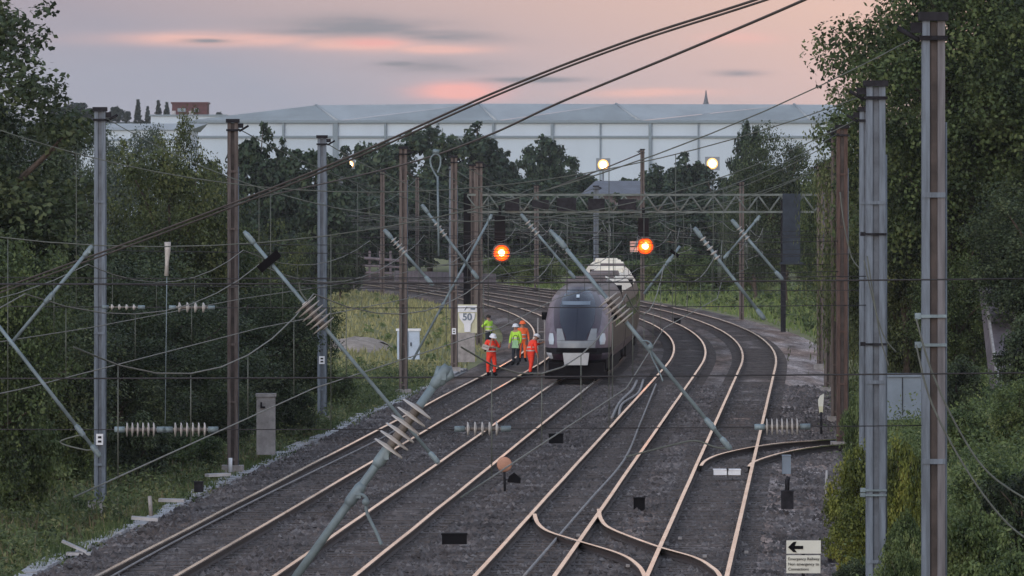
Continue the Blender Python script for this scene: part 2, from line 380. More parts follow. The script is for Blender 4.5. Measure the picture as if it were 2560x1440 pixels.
# ------------------------------------------------------------------ masts
MASTS = {}
def mast(key, px, D, top, w, style, label, plate=None, zb=None, rust=False, cap=False, kind='overhead_mast'):
    x = (px - 1280) / F * D; zb = ground_z(x, D) if zb is None else zb
    root = thing(kind, (x, D, zb - .05), label, 'mast', 'overhead line masts along the tracks')
    mm = M[{'g': 'steel_grey', 'b': 'steel_brown', 'r': 'steel_rust'}[style]]
    mb = MB(); h = top - zb + .05; zc = zb - .05 + h / 2
    for s in (-1, 1): mb.box((x + s * w * .33, D, zc), (w * .34, w * .8, h), 2 if (s > 0 and key == 'R1') else 0, taper=.94)
    k = zb + (.5 if style != 'g' else 1.2)
    while k < top - .3: mb.box((x, D - w * .415, k), (w * 1.0, .02, .06), 0); k += 1.55 if style != 'g' else 3.1
    mb.build('pole', [mm, M['steel_brown'], M['steel_mauve']], root)
    mb = MB(); mb.box((x, D, zc), (w * .32, w * .5, h - .06)); mb.build('web', M['web'] if style != 'g' or key == 'R1' else M['steel_web'], root)
    mb = MB(); mb.box((x, D, top + .03), (w * 1.25, w * 1.1, .10)); mb.build('cap', M['dark'], root); mb = MB(); mb.box((x, D, top - .22), (w * 1.2, w * 1.1, .05)); mb.build('cap_band', M['dark'], root)
    sd = 1 if px < 1500 else -1
    mb = MB(); mb.box((x + sd * w * .72, D, top - .1), (w * .5, .12, .12)); mb.rod((x + sd * w * .6, D, top - .25), (x + sd * (w * .6 + .25), D, top - .1), .03, 6); mb.build('bracket', M['dark'], root)
    if D < 330:
        mb = MB(); mb.rod((x + w * .52, D - w * .2, zb + .2), (x + w * .52, D - w * .2, top - 1.2), w * .07, 6); mb.build('conduit', M['steel_grey'], root)
        mb = MB(); mb.box((x, D, zb + .1), (w * 2.0, w * 2, .5)); mb.build('foundation', M['concrete'], root)
    if key in ('R1', 'R2'):
        for py in ((790, 862) if key == 'R1' else (585, 860, 1225, 1237)):
            pz = H - (py - YH) / F * D; mb = MB(); mb.box((x, D, pz), (w * 1.1, w * 1.0, .035)); mb.box((x - w * .66, D, pz), (w * .26, .08, .07)); mb.build('clamp_ring', M['arm'] if key == 'R1' or py > 1000 else M['dark'], root)
    if plate:
        py = plate; pz = H - (py - YH) / F * D
        mb = MB(); mb.box((x, D - w * .46, pz), (w * .62, .02, .26)); p = mb.build('number_plate', M['white'], root)
        mb = MB(); mb.box((x, D - w * .46 - .014, pz + .05), (w * .3, .008, .05)); mb.build('plate_lettering', M['dark'], p); mb = MB(); mb.box((x, D - w * .46 - .014, pz - .05), (w * .3, .008, .05)); mb.build('plate_lettering', M['dark'], p)
    MASTS[key] = V((x, D, top)); return root
mast('L1', 250, 161, 9.2, .27, 'g', 'tall grey mast with white number plate in the weeds, nearest on the left', plate=1098)
mast('L2', 582, 183.6, 9.2, .29, 'b', 'brown weathered mast just left of the pale concrete post', )
mast('L3', 805, 227, 9.2, .30, 'g', 'grey mast standing beside the pointed end of the left thicket', plate=900)
mast('L4', 1008, 259, 9.1, .30, 'b', 'brown mast in front of the pale blue cabinet')
mast('L5', 1135, 294, 9.0, .28, 'b', 'dark mast just left of the speed board', plate=828)
mast('L6', 1198, 352, 9.1, .34, 'b', 'dark mast behind the speed board')
mast('L7', 1182, 395, 9.2, .42, 'b', 'mauve grey mast in the cluster right of the hooked rod')
mast('L8', 1130, 470, 9.6, .42, 'g', 'grey mast in the cluster left of the dark gantry leg')
mast('L9', 956, 550, 9.6, .34, 'b', 'slim mast rising from the far end of the pale grass field')
mast('L10', 852, 590, 9.7, .36, 'g', 'pale slim mast at the left end of the trackside barrier')
mast('L11', 708, 637, 9.6, .36, 'g', 'pale far mast between the brown mast and the grey mast')
mast('L12', 615, 665, 10.5, .36, 'g', 'far mast seen just right of the brown weathered mast')
mast('R1', 2333, 79.5, 9.15, .27, 'g', 'big twin-channel mast with brown centre, nearest on the right')
mast('R2', 2189, 118, 9.05, .335, 'g', 'blue grey mast standing between the bush and the biggest mast')
mast('R3', 2164, 150, 9.05, .28, 'g', 'slim grey mast half hidden behind the blue grey mast')
mast('R4', 2105, 202, 9.25, .33, 'r', 'rusty brown mast at the end of the siding rails')
mast('R5', 2087, 226, 9.2, .25, 'b', 'thin grey brown mast directly left of the rusty mast')
mast('R6', 2070, 262, 8.6, .30, 'b', 'dull brown mast two places left of the rusty mast')
mast('R7', 2050, 300, 8.7, .28, 'b', 'dim mast nearest the green lawn on the right')
mast('R8', 1854, 432, 8.4, .30, 'b', 'dim mast on the right bank under the crossed rods')
mast('R9', 1606, 520, 11.1, .32, 'b', 'tall dark pole rising past the right amber signal into the pale wall')
mast('R10', 1490, 556, 8.4, .42, 'g', 'grey far mast above the rear roof of the train')
mast('R11', 1341, 600, 8.6, .4, 'b', 'dim far mast between the two amber signals')
mast('R12', 1043, 672, 9.6, .36, 'b', 'pinkish far mast in the cluster right of the brown mast')
mast('XL', -3180, 50, 9.6, .3, 'g', 'grey mast beyond the left edge')
mast('XR', 2830, 50, 9.6, .3, 'g', 'grey mast beyond the right edge')
mast('XL2', -1550, 79.5, 9.4, .3, 'g', 'second grey mast beyond the left edge')
mast('XL3', -330, 118, 9.3, .3, 'g', 'third grey mast beyond the left edge')

# ------------------------------------------------------------------ headspans
def lerp(a, b, t): return a + (b - a) * t
def headspan(l, r, zmid, zu, zl, label, wr=.014, ins=None, hang=True, head_=True):
    a, b = MASTS[l].copy(), MASTS[r].copy(); a.z -= .1; b.z -= .1
    root = thing('headspan', ((a.x + b.x) / 2, (a.y + b.y) / 2, zmid), label, 'headspan', 'cross-track headspan wires')
    def head(t):
        p = lerp(a, b, t); zl_ = lerp(a.z, b.z, t); p.z = zl_ - (zl_ - zmid) * (1 - (2 * t - 1) ** 2); return p
    if head_: mb = MB(); mb.tube([head(i / 28) for i in range(29)], wr, 5); mb.build('head_wire', M['copper'], root)
    def cross(z, t, sag=.05): p = lerp(a, b, t); p.z = z - sag * (1 - (2 * t - 1) ** 2); return p
    for z in (zu, zl):
        mb = MB(); mb.tube([cross(z, i / 12) for i in range(13)], wr * .8, 5); mb.build('cross_wire', M['wire'], root)
    if hang:
        for o in OFFS:
            D = (a.y + b.y) / 2; x = T(D, o).x; tt = (x - a.x) / (b.x - a.x)
            if 0.05 < tt < .95: mb = MB(); mb.rod(head(tt), cross(zl, tt), wr * .7, 5); mb.build('hanger', M['copper'], root)
    for (z, px0, px1, n, rr) in (ins or []):
        D = (a.y + b.y) / 2
        def at(px):
            tt = ((px - 1280) / F * D - a.x) / (b.x - a.x); return cross(z, tt)
        mb = MB(); p, q = at(px0), at(px1); mb.discs(p, q, n, rr); o = mb.build('insulator', [M['porcelain'], M['gap_brown']], root)
        mb = MB(); d = (q - p).normalized(); mb.rod(p - d * .12, p, .035, 8); mb.build('end_fitting', M['arm'], o); mb = MB(); mb.rod(q, q + d * .12, .035, 8); mb.build('end_fitting', M['arm'], o)
    return root
headspan('XL', 'XR', 7.6, 6.46, 5.77, 'nearest headspan, its wires crossing the full width of the view', .008, hang=False, head_=False)
headspan('XL2', 'R1', 6.5, 6.12, 4.42, 'headspan with white insulator strings, tied to the big twin-channel mast', .008,
         ins=[(4.42, 312, 392, 6, .085), (4.42, 432, 520, 6, .085), (4.42, 1162, 1252, 5, .085), (4.42, 1912, 2000, 7, .10), (5.0, 1500, 1501, 1, .02)][:4], hang=True)
headspan('XL3', 'R2', 7.2, 5.75, 5.25, 'headspan tied to the blue grey mast', .010, ins=[(5.25, 272, 345, 4, .05), (5.25, 440, 520, 4, .09)])
headspan('L1', 'R3', 6.6, 5.9, 5.1, 'headspan from the numbered grey mast', .012)
headspan('L2', 'R4', 6.6, 5.9, 5.0, 'headspan from the brown weathered mast', .014)
headspan('L3', 'R5', 6.5, 5.9, 5.0, 'headspan from the grey mast by the thicket', .016)
headspan('L4', 'R6', 6.5, 5.8, 5.0, 'headspan above the pale blue cabinet', .017)
headspan('L5', 'R7', 6.4, 5.8, 5.0, 'headspan over the train front', .018)
headspan('L8', 'R8', 6.4, 5.9, 5.1, 'headspan behind the signal gantry', .024)
headspan('L9', 'R10', 6.4, 5.9, 5.1, 'far headspan at the head of the pale field', .028)
headspan('L10', 'R11', 6.4, 5.9, 5.1, 'far headspan over the trackside barrier', .03)
headspan('L11', 'R12', 6.4, 5.9, 5.1, 'farthest headspan, left among the dark trees', .032)

# ------------------------------------------------------------------ contact lines
SUP = [50, 79.5, 118, 155, 193, 227, 260, 297, 350, 400, 460, 520, 580, 640, 700]
lab = ['overhead contact line above the leftmost track', 'overhead contact line above the track of the train', 'overhead contact line above the third track', 'overhead contact line above the rightmost track']
for i, o in enumerate(OFFS):
    root = thing('contact_line', T(130, o, 4.9), lab[i], 'overhead line', 'overhead contact lines')
    st = [.2 * (-1) ** (k + i) for k in range(len(SUP))]
    a, b, c = MB(), MB(), MB(); pa, pb = [], []
    for k in range(len(SUP) - 1):
        for j in range(8):
            t = j / 8; D = lerp(SUP[k], SUP[k + 1], t); oo = o + lerp(st[k], st[k + 1], t)
            p = T(D, oo, 4.85); q = T(D, oo, 5.95 - .5 * 4 * t * (1 - t)); pa.append(p); pb.append(q)
            if j in (1, 3, 5, 7) and D > 45: c.rod(p, q, .006 + D * 1.2e-5, 4)
    for mb, ps in ((a, pa), (b, pb)):
        mb.tube(ps, [.006 + p.y * 2.4e-5 for p in ps], 5)
    a.build('contact_wire', M['copper'], root); b.build('messenger_wire', M['copper'], root); c.build('dropper', M['copper'], root, kind='stuff')

def cable(name, pts, r, m, label, group=None, sub=10, cat='cable'):
    ps = smooth_pts(pts, sub); mb = MB(); mb.tube(ps, r, 6); o = mb.build(name, m); tag(o, label, cat, group); return o
# heavy feeder cables crossing the sky
feed = thing('feeder_cable', P(950, 360, 60), 'thick twin dark cable slanting across the whole sky to the upper right', 'cable')
def feeder(dy, r):
    ps = [(-400, 880, 95), (0, 727, 84), (300, 618, 77), (600, 505, 71), (900, 385, 66), (1230, 238, 61), (1560, 110, 57), (1900, 0, 53.5), (2500, -200, 48)]
    return smooth_pts([P(x, y + dy, D) for x, y, D in ps], 8)
for dy, r in ((-4, .0115), (5, .010)):
    mb = MB(); mb.tube(feeder(dy, r), r, 8); mb.build('strand', M['cable_brown'], feed)
cable('feeder_cable', [P(560, 520, 185), P(650, 494, 165), (P(840, 452, 130)), P(1039, 403, 100), P(1217, 340, 84), P(1400, 256, 73), P(1700, 132, 64), P(2010, 0, 57), P(2400, -180, 50)], .013, M['cable_brown'], 'thin dark cable rising from the brown mast below the twin cable')
cable('feeder_cable', [P(1606, 382, 520), P(1500, 425, 560), P(1380, 470, 620)], .05, M['cable_brown'], 'short slack cable from the tall dark pole down to the left')

# ------------------------------------------------------------------ pull-off arms
def arm(p0, p1, D, r, label, ins=None, clamps=(0, 1), hook=None, slack=None, block=None):
    a, b = P(*p0, D), P(*p1, D); root = thing('pull_off_arm', a, label, 'pull-off arm', 'pull-off arms over the tracks')
    d = (b - a)
    mb = MB(); mb.rod(a, b, r, 10); mb.build('tube', M['arm'], root)
    if ins:
        t0, t1, n, rr = ins; mb = MB(); mb.discs(a + d * t0, a + d * t1, n, rr, n=18); mb.build('insulator', [M['porcelain'], M['gap_brown']], root)
    for c in clamps:
        mb = MB(); q = a + d * c; dn = d.normalized(); k = min(r, .022); mb.tube([q - dn * k * 4, q - dn * k * 2.5, q + dn * k * 2.5, q + dn * k * 4], [r * 1.05, r * 1.05 + k * .45, r * 1.05 + k * .45, r * 1.05], 10); mb.box(q + V((r * .8, -r * .8, 0)), (k * 1.4, k * 1.4, k * 2.2)); mb.build('clamp', M['arm'], root)
    if block:
        mb = MB(); q = a + d * block; n = V((-d.z, 0, d.x)).normalized() * -1; ang = math.atan2(n.z, n.x)
        mb.box(q, (.19, .06, .06), 0, ry=-ang); mb.build('damper', M['black'], root)
    if hook:
        mb = MB(); q = a + d * hook[0]; pts = [q + V((x * hook[1], -.03, z * hook[1])) for x, z in ((0, 0), (.3, 0), (.5, -.2), (.45, -.5), (.55, -.9), (.9, -1.6), (1.1, -2.1))]
        mb.tube(smooth_pts(pts, 5), r * .42, 7); mb.lathe(q + V((.45 * hook[1], -.03, -.3 * hook[1])), [(.0, -.02), (.16 * hook[1], -.02), (.16 * hook[1], .02), (0, .02)], 14, axis='Y'); mb.build('steady_hook', M['arm'], root)
    if slack:
        mb = MB(); mb.tube(smooth_pts([P(x, y, D) for x, y in slack], 6), r * .45, 6); mb.build('jumper_wire', M['copper'], root)
    return root
arm((725, 1462), (1113, 925), 46, .0285, 'big pale tube with large insulator discs, largest in the foreground', ins=(.62, .84, 6, .118), clamps=(.60, .42, .97), hook=(.42, .16))
arm((610, 578), (1095, 1156), 50, .0135, 'thin arm with black damper and white discs left of centre', ins=(.31, .42, 6, .10), clamps=(.03, .98), block=.13, slack=[(748, 705), (752, 730), (775, 760), (800, 780)])
arm((1385, 585), (1824, 1120), 50, .0145, 'long thin arm crossing in front of the train side to the right track', ins=(.30, .41, 6, .085), clamps=(.04, .89, .98), hook=(.5, .14), slack=[(1824, 1120), (1790, 1118), (1740, 1102), (1690, 1110), (1565, 1142)])
arm((-60, 742), (246, 1136), 50, .0135, 'pale arm at the left edge ending beside the numbered mast', clamps=(.85, .98), slack=[(215, 1084), (150, 1105), (215, 1125), (235, 1120)])
arm((1745, 582), (1905, 790), 92, .022, 'long pale arm over the right bank', ins=(.05, .33, 5, .05), clamps=(.0, .98))
arm((1838, 560), (1950, 692), 105, .022, 'short pale arm reaching the dark signal cabinet leg', ins=(.06, .3, 4, .05), clamps=(0, .98))
arm((1310, 545), (1432, 690), 108, .020, 'pale arm left of the train roof', ins=(.05, .3, 4, .055), clamps=(.0, .98))
arm((1383, 585), (1500, 725), 112, .022, 'second pale arm meeting the train roof', ins=(.1, .35, 4, .055), clamps=(.0, .98))
arm((970, 585), (1075, 705), 100, .022, 'pale arm crossing the brown mast', ins=(.1, .42, 5, .06), clamps=(.0, .98))
arm((1062, 522), (1190, 690), 110, .022, 'pale arm below the hooked rod', ins=(.2, .42, 4, .05), clamps=(.0, .98))
arm((1893, 548), (1815, 640), 118, .02, 'short arm crossing another to make an X on the right', clamps=(0, .98))
arm((1225, 545), (1032, 900), 150, .026, 'dark brown diagonal strut left of the speed board', clamps=(.0, .62))
arm((1700, 615), (1610, 735), 130, .026, 'grey strut with black block right of the right amber signal', clamps=(.3,), block=.15)
arm((220, 628), (25, 862), 62, .016, 'brown strut rising to the twin cable at the left', clamps=(0, .5))
big = [o for o in C.objects if o.get('label', '').startswith('big pale tube')][0]
mb = MB(); e0 = P(1100, 950, 46); mb.lathe(e0, [(.0, -.03), (.035, -.025), (.045, 0), (.035, .025), (0, .03)], 12, axis='Y')
for px in (1093, 1127): mb.tube([P(1106, 950, 46), P(px, 938, 46), P(px + (1113 - px) * .2, 915, 46)], [.03, .028, .014], 8)
mb.build('clevis', M['arm'], big)
# registration rod with hook above the tracks
t = thing('hooked_rod', P(1097, 560, 90), 'upright pale rod with a ring hook at its top, among the masts', 'rod')
mb = MB(); mb.rod(P(1097, 640, 90), P(1094, 440, 90), .014, 8); mb.build('shaft', M['arm'], t)
mb = MB(); mb.tube(smooth_pts([P(x, y, 90) for x, y in ((1094, 445), (1080, 420), (1076, 398), (1088, 385), (1100, 392), (1101, 412), (1094, 432))], 5), .012, 7); mb.tube([P(1082, 378, 90), P(1098, 380, 90)], .03, 8); mb.build('ring', M['arm'], t)
t = thing('hooked_rod', P(418, 700, 95), 'upright pale rod with white fitting between the two left masts', 'rod')
mb = MB(); mb.rod(P(413, 1060, 95), P(418, 610, 95), .006, 8); mb.build('shaft', M['arm'], t)
mb = MB(); mb.tube([P(419, 605, 95), P(419, 625, 95), P(417, 660, 95), P(416, 690, 95)], [.045, .04, .025, .03], 8); mb.build('fitting', M['porcelain'], t)
# slack loops of cable on the right masts
for pts, Dd, lb in (([(2146, 470), (2160, 520), (2172, 590), (2185, 625), (2205, 628)], 200, 'cable loop hanging from the rusty mast'),
                    ([(2100, 480), (2110, 560), (2128, 640), (2150, 672)], 200, 'lower cable loop hanging from the rusty mast'),
                    ([(2160, 650), (2185, 760), (2210, 840), (2240, 880)], 117, 'cable loop hanging from the blue grey mast'),
                    ([(2168, 640), (2190, 780), (2205, 860), (2222, 915)], 117, 'lower cable loop hanging from the blue grey mast'),
                    ([(2290, 796), (2330, 930), (2400, 1080), (2480, 1190), (2620, 1280)], 79, 'slack cable running from the biggest mast to the right edge'),
                    ([(2290, 862), (2330, 1010), (2420, 1180), (2520, 1310), (2620, 1380)], 79, 'lower slack cable running from the biggest mast to the right edge')):
    q = [P(x, y, Dd - .4) for x, y in pts]; cable('mast_cable', q, .012 if Dd < 150 else .02, M['copper'], lb, 'slack cables on the right masts')


# ------------------------------------------------------------------ train
def itp(xs, ys, x): return float(np.interp(x, xs, ys))
NZ = [.80, 1.0, 1.25, 1.5, 1.9, 2.3, 2.8, 3.2, 3.5, 3.7, 3.84]
NF = [.20, .05, 0, .06, .36, .82, 1.45, 2.1, 2.75, 3.4, 4.2]
NW = [1.12, 1.24, 1.31, 1.33, 1.34, 1.33, 1.25, 1.12, .92, .68, .32]
def nose_y(x, z):
    w = itp(NZ, NW, z); t = min(1, abs(x) / w); return itp(NZ, NF, z) + 2.5 * (1 - (1 - t ** 2.05) ** (1 / 2.05))
SEC = [(1.20, .80), (1.29, 1.15), (1.34, 1.9), (1.33, 2.3), (1.25, 2.8), (1.12, 3.2), (.92, 3.5), (.68, 3.7), (.32, 3.84)]
train = thing('passenger_train', T(270, OFFS[1], 0), 'white and plum passenger train with dark windscreen standing on the second track', 'train')
def place(mb, D0, D1):
    a, b = T(D0, OFFS[1]), T(D1, OFFS[1]); d = (b - a).normalized(); x = V((d.y, -d.x, 0))
    mb.v = [tuple(a + x * p[0] + d * p[1] + V((0, 0, p[2]))) for p in mb.v]; return mb
def loft_body(mb, y0, y1, matf, ends=True):
    pr = [(x, z) for x, z in SEC]; full = pr + [(-x, z) for x, z in pr[::-1]]; n = len(full)
    ys = [y0, (y0 + y1) / 2, y1]
    for j in range(2):
        for i in range(n - 1):
            (xa, za), (xb, zb) = full[i], full[i + 1]
            mb.add([(xa, ys[j], za), (xb, ys[j], zb), (xb, ys[j + 1], zb), (xa, ys[j + 1], za)], [(0, 1, 2, 3)], matf((za + zb) / 2), False)
    if ends:
        for y in (y0, y1): mb.add([(x, y, z) for x, z in full], [tuple(range(n))], 3)
def bodymat(z): return 0 if z < 1.1 else (1 if z < 3.1 else 4)
BM = [M['purple'], M['dust_side'], M['mauve'], M['dark'], M['roof_cream']]
cars = [(270.0, 293.2), (293.8, 316.6), (317.2, 340.0), (340.6, 363.4), (364.0, 386.8)]
for ci, (d0, d1) in enumerate(cars):
    L = d1 - d0; mb = MB()
    if ci == 0:
        rows = np.linspace(.80, 3.84, 26); cols = np.linspace(-1, 1, 33); vs = []
        for z in rows:
            w = itp(NZ, NW, z)
            for c in cols: vs.append((w * math.sin(c * math.pi / 2), nose_y(w * math.sin(c * math.pi / 2) * .99999, z), z))
        n = len(cols)
        for i in range(len(rows) - 1):
            for j in range(n - 1):
                zc = (rows[i] + rows[i + 1]) / 2; xc = abs(cols[j] + cols[j + 1]) / 2
                m = 0 if zc < 1.1 and xc > .2 else (2 if zc < 3.35 else 4)
                if 1.1 < zc < 1.24 : m = 3
                mb.add([vs[i * n + j], vs[i * n + j + 1], vs[(i + 1) * n + j + 1], vs[(i + 1) * n + j]], [(0, 1, 2, 3)], m, True)
        # side skin from the nose rim back to the body
        full = [(itp(NZ, NW, z), z) for z in rows]
        for sgn in (-1, 1):
            for i in range(len(rows) - 1):
                q = []
                for z, y in ((rows[i], None), (rows[i + 1], None)): q.append(z)
                z0, z1 = rows[i], rows[i + 1]; w0, w1 = itp(NZ, NW, z0), itp(NZ, NW, z1)
                mb.add([(sgn * w0, itp(NZ, NF, z0) + 2.5, z0), (sgn * w0, 7.2, z0), (sgn * w1, 7.2, z1), (sgn * w1, itp(NZ, NF, z1) + 2.5, z1)], [(0, 1, 2, 3)], bodymat((z0 + z1) / 2), True)
        mb.add([(-.32, 6.4, 3.84), (.32, 6.4, 3.84), (.32, 7.2, 3.84), (-.32, 7.2, 3.84)], [(0, 1, 2, 3)], 4)
        loft_body(mb, 7.2, L, bodymat)
        bmo = place(mb, d0, d1).build('driving_car', BM[:4] + [M['roof_mauve']], train, fix=True)
        def patch(name, rows_, mt, eps=.025, nx=10, par=None):
            mb = MB(); vs = []
            zs = np.linspace(rows_[0][0], rows_[-1][0], 10)
            for z in zs:
                xl, xr = itp([r[0] for r in rows_], [r[1] for r in rows_], z), itp([r[0] for r in rows_], [r[2] for r in rows_], z)
                for k in range(nx + 1):
                    x = xl + (xr - xl) * k / nx; vs.append((x, nose_y(x, z) - eps, z))
            fs = [(i * (nx + 1) + k, i * (nx + 1) + k + 1, (i + 1) * (nx + 1) + k + 1, (i + 1) * (nx + 1) + k) for i in range(9) for k in range(nx)]
            mb.add(vs, fs, 0, True); return place(mb, d0, d1).build(name, mt, par or bmo)
        patch('windscreen_surround', [(1.50, -.60, .60), (2.05, -.92, .92), (2.9, -.98, .98), (3.35, -.80, .80), (3.68, -.5, .5)], M['purple'], .05)
        ws = patch('windscreen', [(1.60, -.38, .38), (1.95, -.48, .48), (2.12, -.66, .66), (2.9, -.72, .72), (3.3, -.62, .62), (3.58, -.40, .40)], M['glass'], .075)
        patch('sun_visor', [(2.98, -.62, .50), (3.12, -.62, .50)], M['cab_blue'], .09)
        patch('headcode_lamp', [(3.26, -.06, .06), (3.38, -.06, .06)], M['headlamp_off'], .10)
        patch('lower_panel', [(1.30, -.74, .74), (1.58, -.78, .78)], M['silver'], .075)
        for s in (-1, 1): patch('panel_arm', [(1.59, *sorted((s * .44, s * .78))), (2.05, *sorted((s * .58, s * .80)))], M['silver'], .085)
        patch('grille', [(1.12, -.8, .8), (1.24, -.8, .8)], M['black'], .03)
        for s in (-1, 1):
            patch('headlight', [(1.42, *sorted((s * .92, s * 1.10))), (1.62, *sorted((s * .90, s * 1.14))), (1.86, *sorted((s * .95, s * 1.10)))], M['headlamp_off'], .045)
        mb = MB(); mb.prism([(-.46, -.12, .62), (.46, -.12, .62), (.52, -.12, 1.1), (-.52, -.12, 1.1)], (0, .3, 0)); place(mb, d0, d1).build('coupler_cover', M['pale_panel'], bmo, fix=True)
        for s in (-1, 1): patch('corner_fairing', [(.84, *sorted((s * .95, s * 1.15))), (1.08, *sorted((s * 1.0, s * 1.26)))], M['white'] if s < 0 else M['mauve'], .03)  # left fairing whitened as a painted glint, right one mauve
        mb = MB(); mb.box((0, .7, .42), (2.2, .9, .55)); mb.box((0, .35, .22), (2.5, .3, .3)); place(mb, d0, d1).build('snowplough', M['skirt'], bmo)
        for s in (-1, 1):
            mb = MB(); mb.box((s * 1.40, 3.9, 2.5), (.22, .14, .3)); place(mb, d0, d1).build('mirror_pod', M['black'], bmo)
    else:
        loft_body(mb, 0, L, bodymat); bmo = place(mb, d0, d1).build('carriage', BM, train, fix=True)
    mb = MB()
    for yy in (3.2, L - 3.2):
        mb.box((0, yy, .62), (2.3, 3.2, .36))
        for ax in (-1.1, 1.1):
            for s in (-1, 1): mb.lathe((s * .75, yy + ax, .42), [(0, -.07), (.42, -.07), (.42, .07), (0, .07)], 16, axis='X')
    mb.box((0, L / 2, .55), (2.4, L - 11, .5)); place(mb, d0, d1).build('bogies', M['skirt'], bmo)
    wy = 8.4 if ci == 0 else 2.2
    while wy < L - 2:
        for s in (-1, 1):
            mb = MB(); mb.prism([(s * 1.32, wy, 2.0), (s * 1.32, wy + 1.5, 2.0), (s * 1.25, wy + 1.5, 2.72), (s * 1.25, wy, 2.72)], (s * .035, 0, 0)); place(mb, d0, d1).build('window', M['glass'], bmo, fix=True)
        wy += 2.05
    for yy in (.3, .72):
        mb = MB(); mb.box((0, L * yy, 3.86), (1.3, 3.6, .2), taper=.9); place(mb, d0, d1).build('roof_unit', M['roof_mauve'] if ci < 2 or (ci == 3 and yy < .5) else M['roof_cream'], bmo)
    if ci: mb = MB(); mb.box((0, -.3, 2.2), (2.3, .6, 2.6)); place(mb, d0, d1).build('gangway', M['skirt'], bmo)

# ------------------------------------------------------------------ people
def person(px, py, D, yaw, pose, mats, label, hat=M['helmet'], scale=1.0, extra=None, bulk=1.0):
    """pose: dict of joints in metres, x right, y ahead, z up; the body is one skinned surface"""
    loc = P(px, py, D)
    J = dict(pel=(0, 0, .95), spine=(0, .0, 1.15), chest=(0, .0, 1.38), neck=(0, .02, 1.52), head=(0, .03, 1.63), top=(0, .03, 1.74), nose=(0, .13, 1.64),
             shl=(-.19, 0, 1.42), ell=(-.27, .02, 1.13), wrl=(-.26, .12, .90), shr=(.19, 0, 1.42), elr=(.27, .02, 1.13), wrr=(.26, .12, .90),
             hil=(-.10, 0, .90), knl=(-.12, .03, .50), anl=(-.13, 0, .09), tol=(-.14, .16, .04), hir=(.10, 0, .90), knr=(.12, .03, .50), anr=(.13, 0, .09), tor=(.14, .16, .04))
    J.update(pose)
    rad = dict(pel=.155, spine=.145, chest=.165, neck=.06, head=.098, top=.075, nose=.02, shl=.085, ell=.058, wrl=.038, shr=.085, elr=.058, wrr=.038,
               hil=.115, knl=.075, anl=.055, tol=.05, hir=.115, knr=.075, anr=.055, tor=.05)
    nm = list(J); vs = [V(J[k]) * scale for k in nm]; rr = [rad[k] * scale * (bulk if k not in ('head', 'top', 'nose', 'neck') else 1) for k in nm]
    ed = [('pel', 'spine'), ('spine', 'chest'), ('chest', 'neck'), ('neck', 'head'), ('head', 'top'), ('head', 'nose'), ('chest', 'shl'), ('shl', 'ell'), ('ell', 'wrl'), ('chest', 'shr'), ('shr', 'elr'), ('elr', 'wrr'),
          ('pel', 'hil'), ('hil', 'knl'), ('knl', 'anl'), ('anl', 'tol'), ('pel', 'hir'), ('hir', 'knr'), ('knr', 'anr'), ('anr', 'tor')]
    E_ = [(nm.index(a), nm.index(b)) for a, b in ed]
    for s in ('l', 'r'):   # palm and five bent fingers
        w, e = V(J['wr' + s]), V(J['el' + s]); d = (w - e).normalized(); sd = d.cross(V((0, 1, 0.3))).normalized(); nrm = d.cross(sd)
        palm = len(vs); vs.append((w + d * .07) * scale); rr.append(.032 * scale); E_.append((nm.index('wr' + s), palm))
        for k in range(4):
            b0 = w + d * .10 + sd * (.028 - .019 * k); l = (.045, .052, .048, .036)[k]
            i0 = len(vs); vs += [b0 * scale, (b0 + d * l + nrm * .012) * scale, (b0 + d * l * 1.5 + nrm * .035) * scale]; rr += [.0095 * scale, .009 * scale, .008 * scale]
            E_ += [(palm, i0), (i0, i0 + 1), (i0 + 1, i0 + 2)]
        i0 = len(vs); vs += [(w + d * .05 + sd * .045) * scale, (w + d * .09 + sd * .058 + nrm * .02) * scale]; rr += [.011 * scale, .009 * scale]; E_ += [(palm, i0), (i0, i0 + 1)]
    me = bpy.data.meshes.new('person_body'); me.from_pydata(vs, E_, [])
    o = bpy.data.objects.new('tmp_person', me); C.objects.link(o)
    o.modifiers.new('skin', 'SKIN'); sv = me.skin_vertices[0].data
    for i, r in enumerate(rr): sv[i].radius = (r, r)
    sv[0].use_root = True
    s2 = o.modifiers.new('sub', 'SUBSURF'); s2.levels = 1; s2.render_levels = 1
    dg = bpy.context.evaluated_depsgraph_get(); dg.update()
    m2 = bpy.data.meshes.new_from_object(o.evaluated_get(dg)); bpy.data.objects.remove(o)
    root = thing('person', loc, label, 'person'); root.rotation_euler = (0, 0, yaw)
    m2.materials.clear()
    for mt in mats: m2.materials.append(mt)           # 0 torso, 1 legs, 2 skin, 3 boots, 4 sleeves
    seg = [((V(J[a]) + V(J[b])) / 2 * scale, k) for a, b, k in (('head', 'top', 2), ('neck', 'head', 2), ('anl', 'tol', 3), ('anr', 'tor', 3), ('spine', 'chest', 0), ('pel', 'spine', 0), ('shl', 'ell', 4), ('ell', 'wrl', 4), ('shr', 'elr', 4), ('elr', 'wrr', 4),
                                                   ('hil', 'knl', 1), ('knl', 'anl', 1), ('hir', 'knr', 1), ('knr', 'anr', 1))]
    seg += [(V(J[k]) * scale, j) for k, j in (('shl', 4), ('shr', 4), ('ell', 4), ('elr', 4), ('wrl', 2), ('wrr', 2), ('chest', 0), ('pel', 0), ('knl', 1), ('knr', 1), ('hil', 1), ('hir', 1), ('neck', 2), ('head', 2))] + [(vs[k], 2) for k in range(len(nm), len(vs))]
    for p in m2.polygons:
        p.use_smooth = True; c = p.center; p.material_index = min(seg, key=lambda q: (q[0] - c).length_squared)[1]
    bo = bpy.data.objects.new('body', m2); C.objects.link(bo); bo.parent = root
    hd = (V(J['head']) * .5 + V(J['top']) * .5) * scale
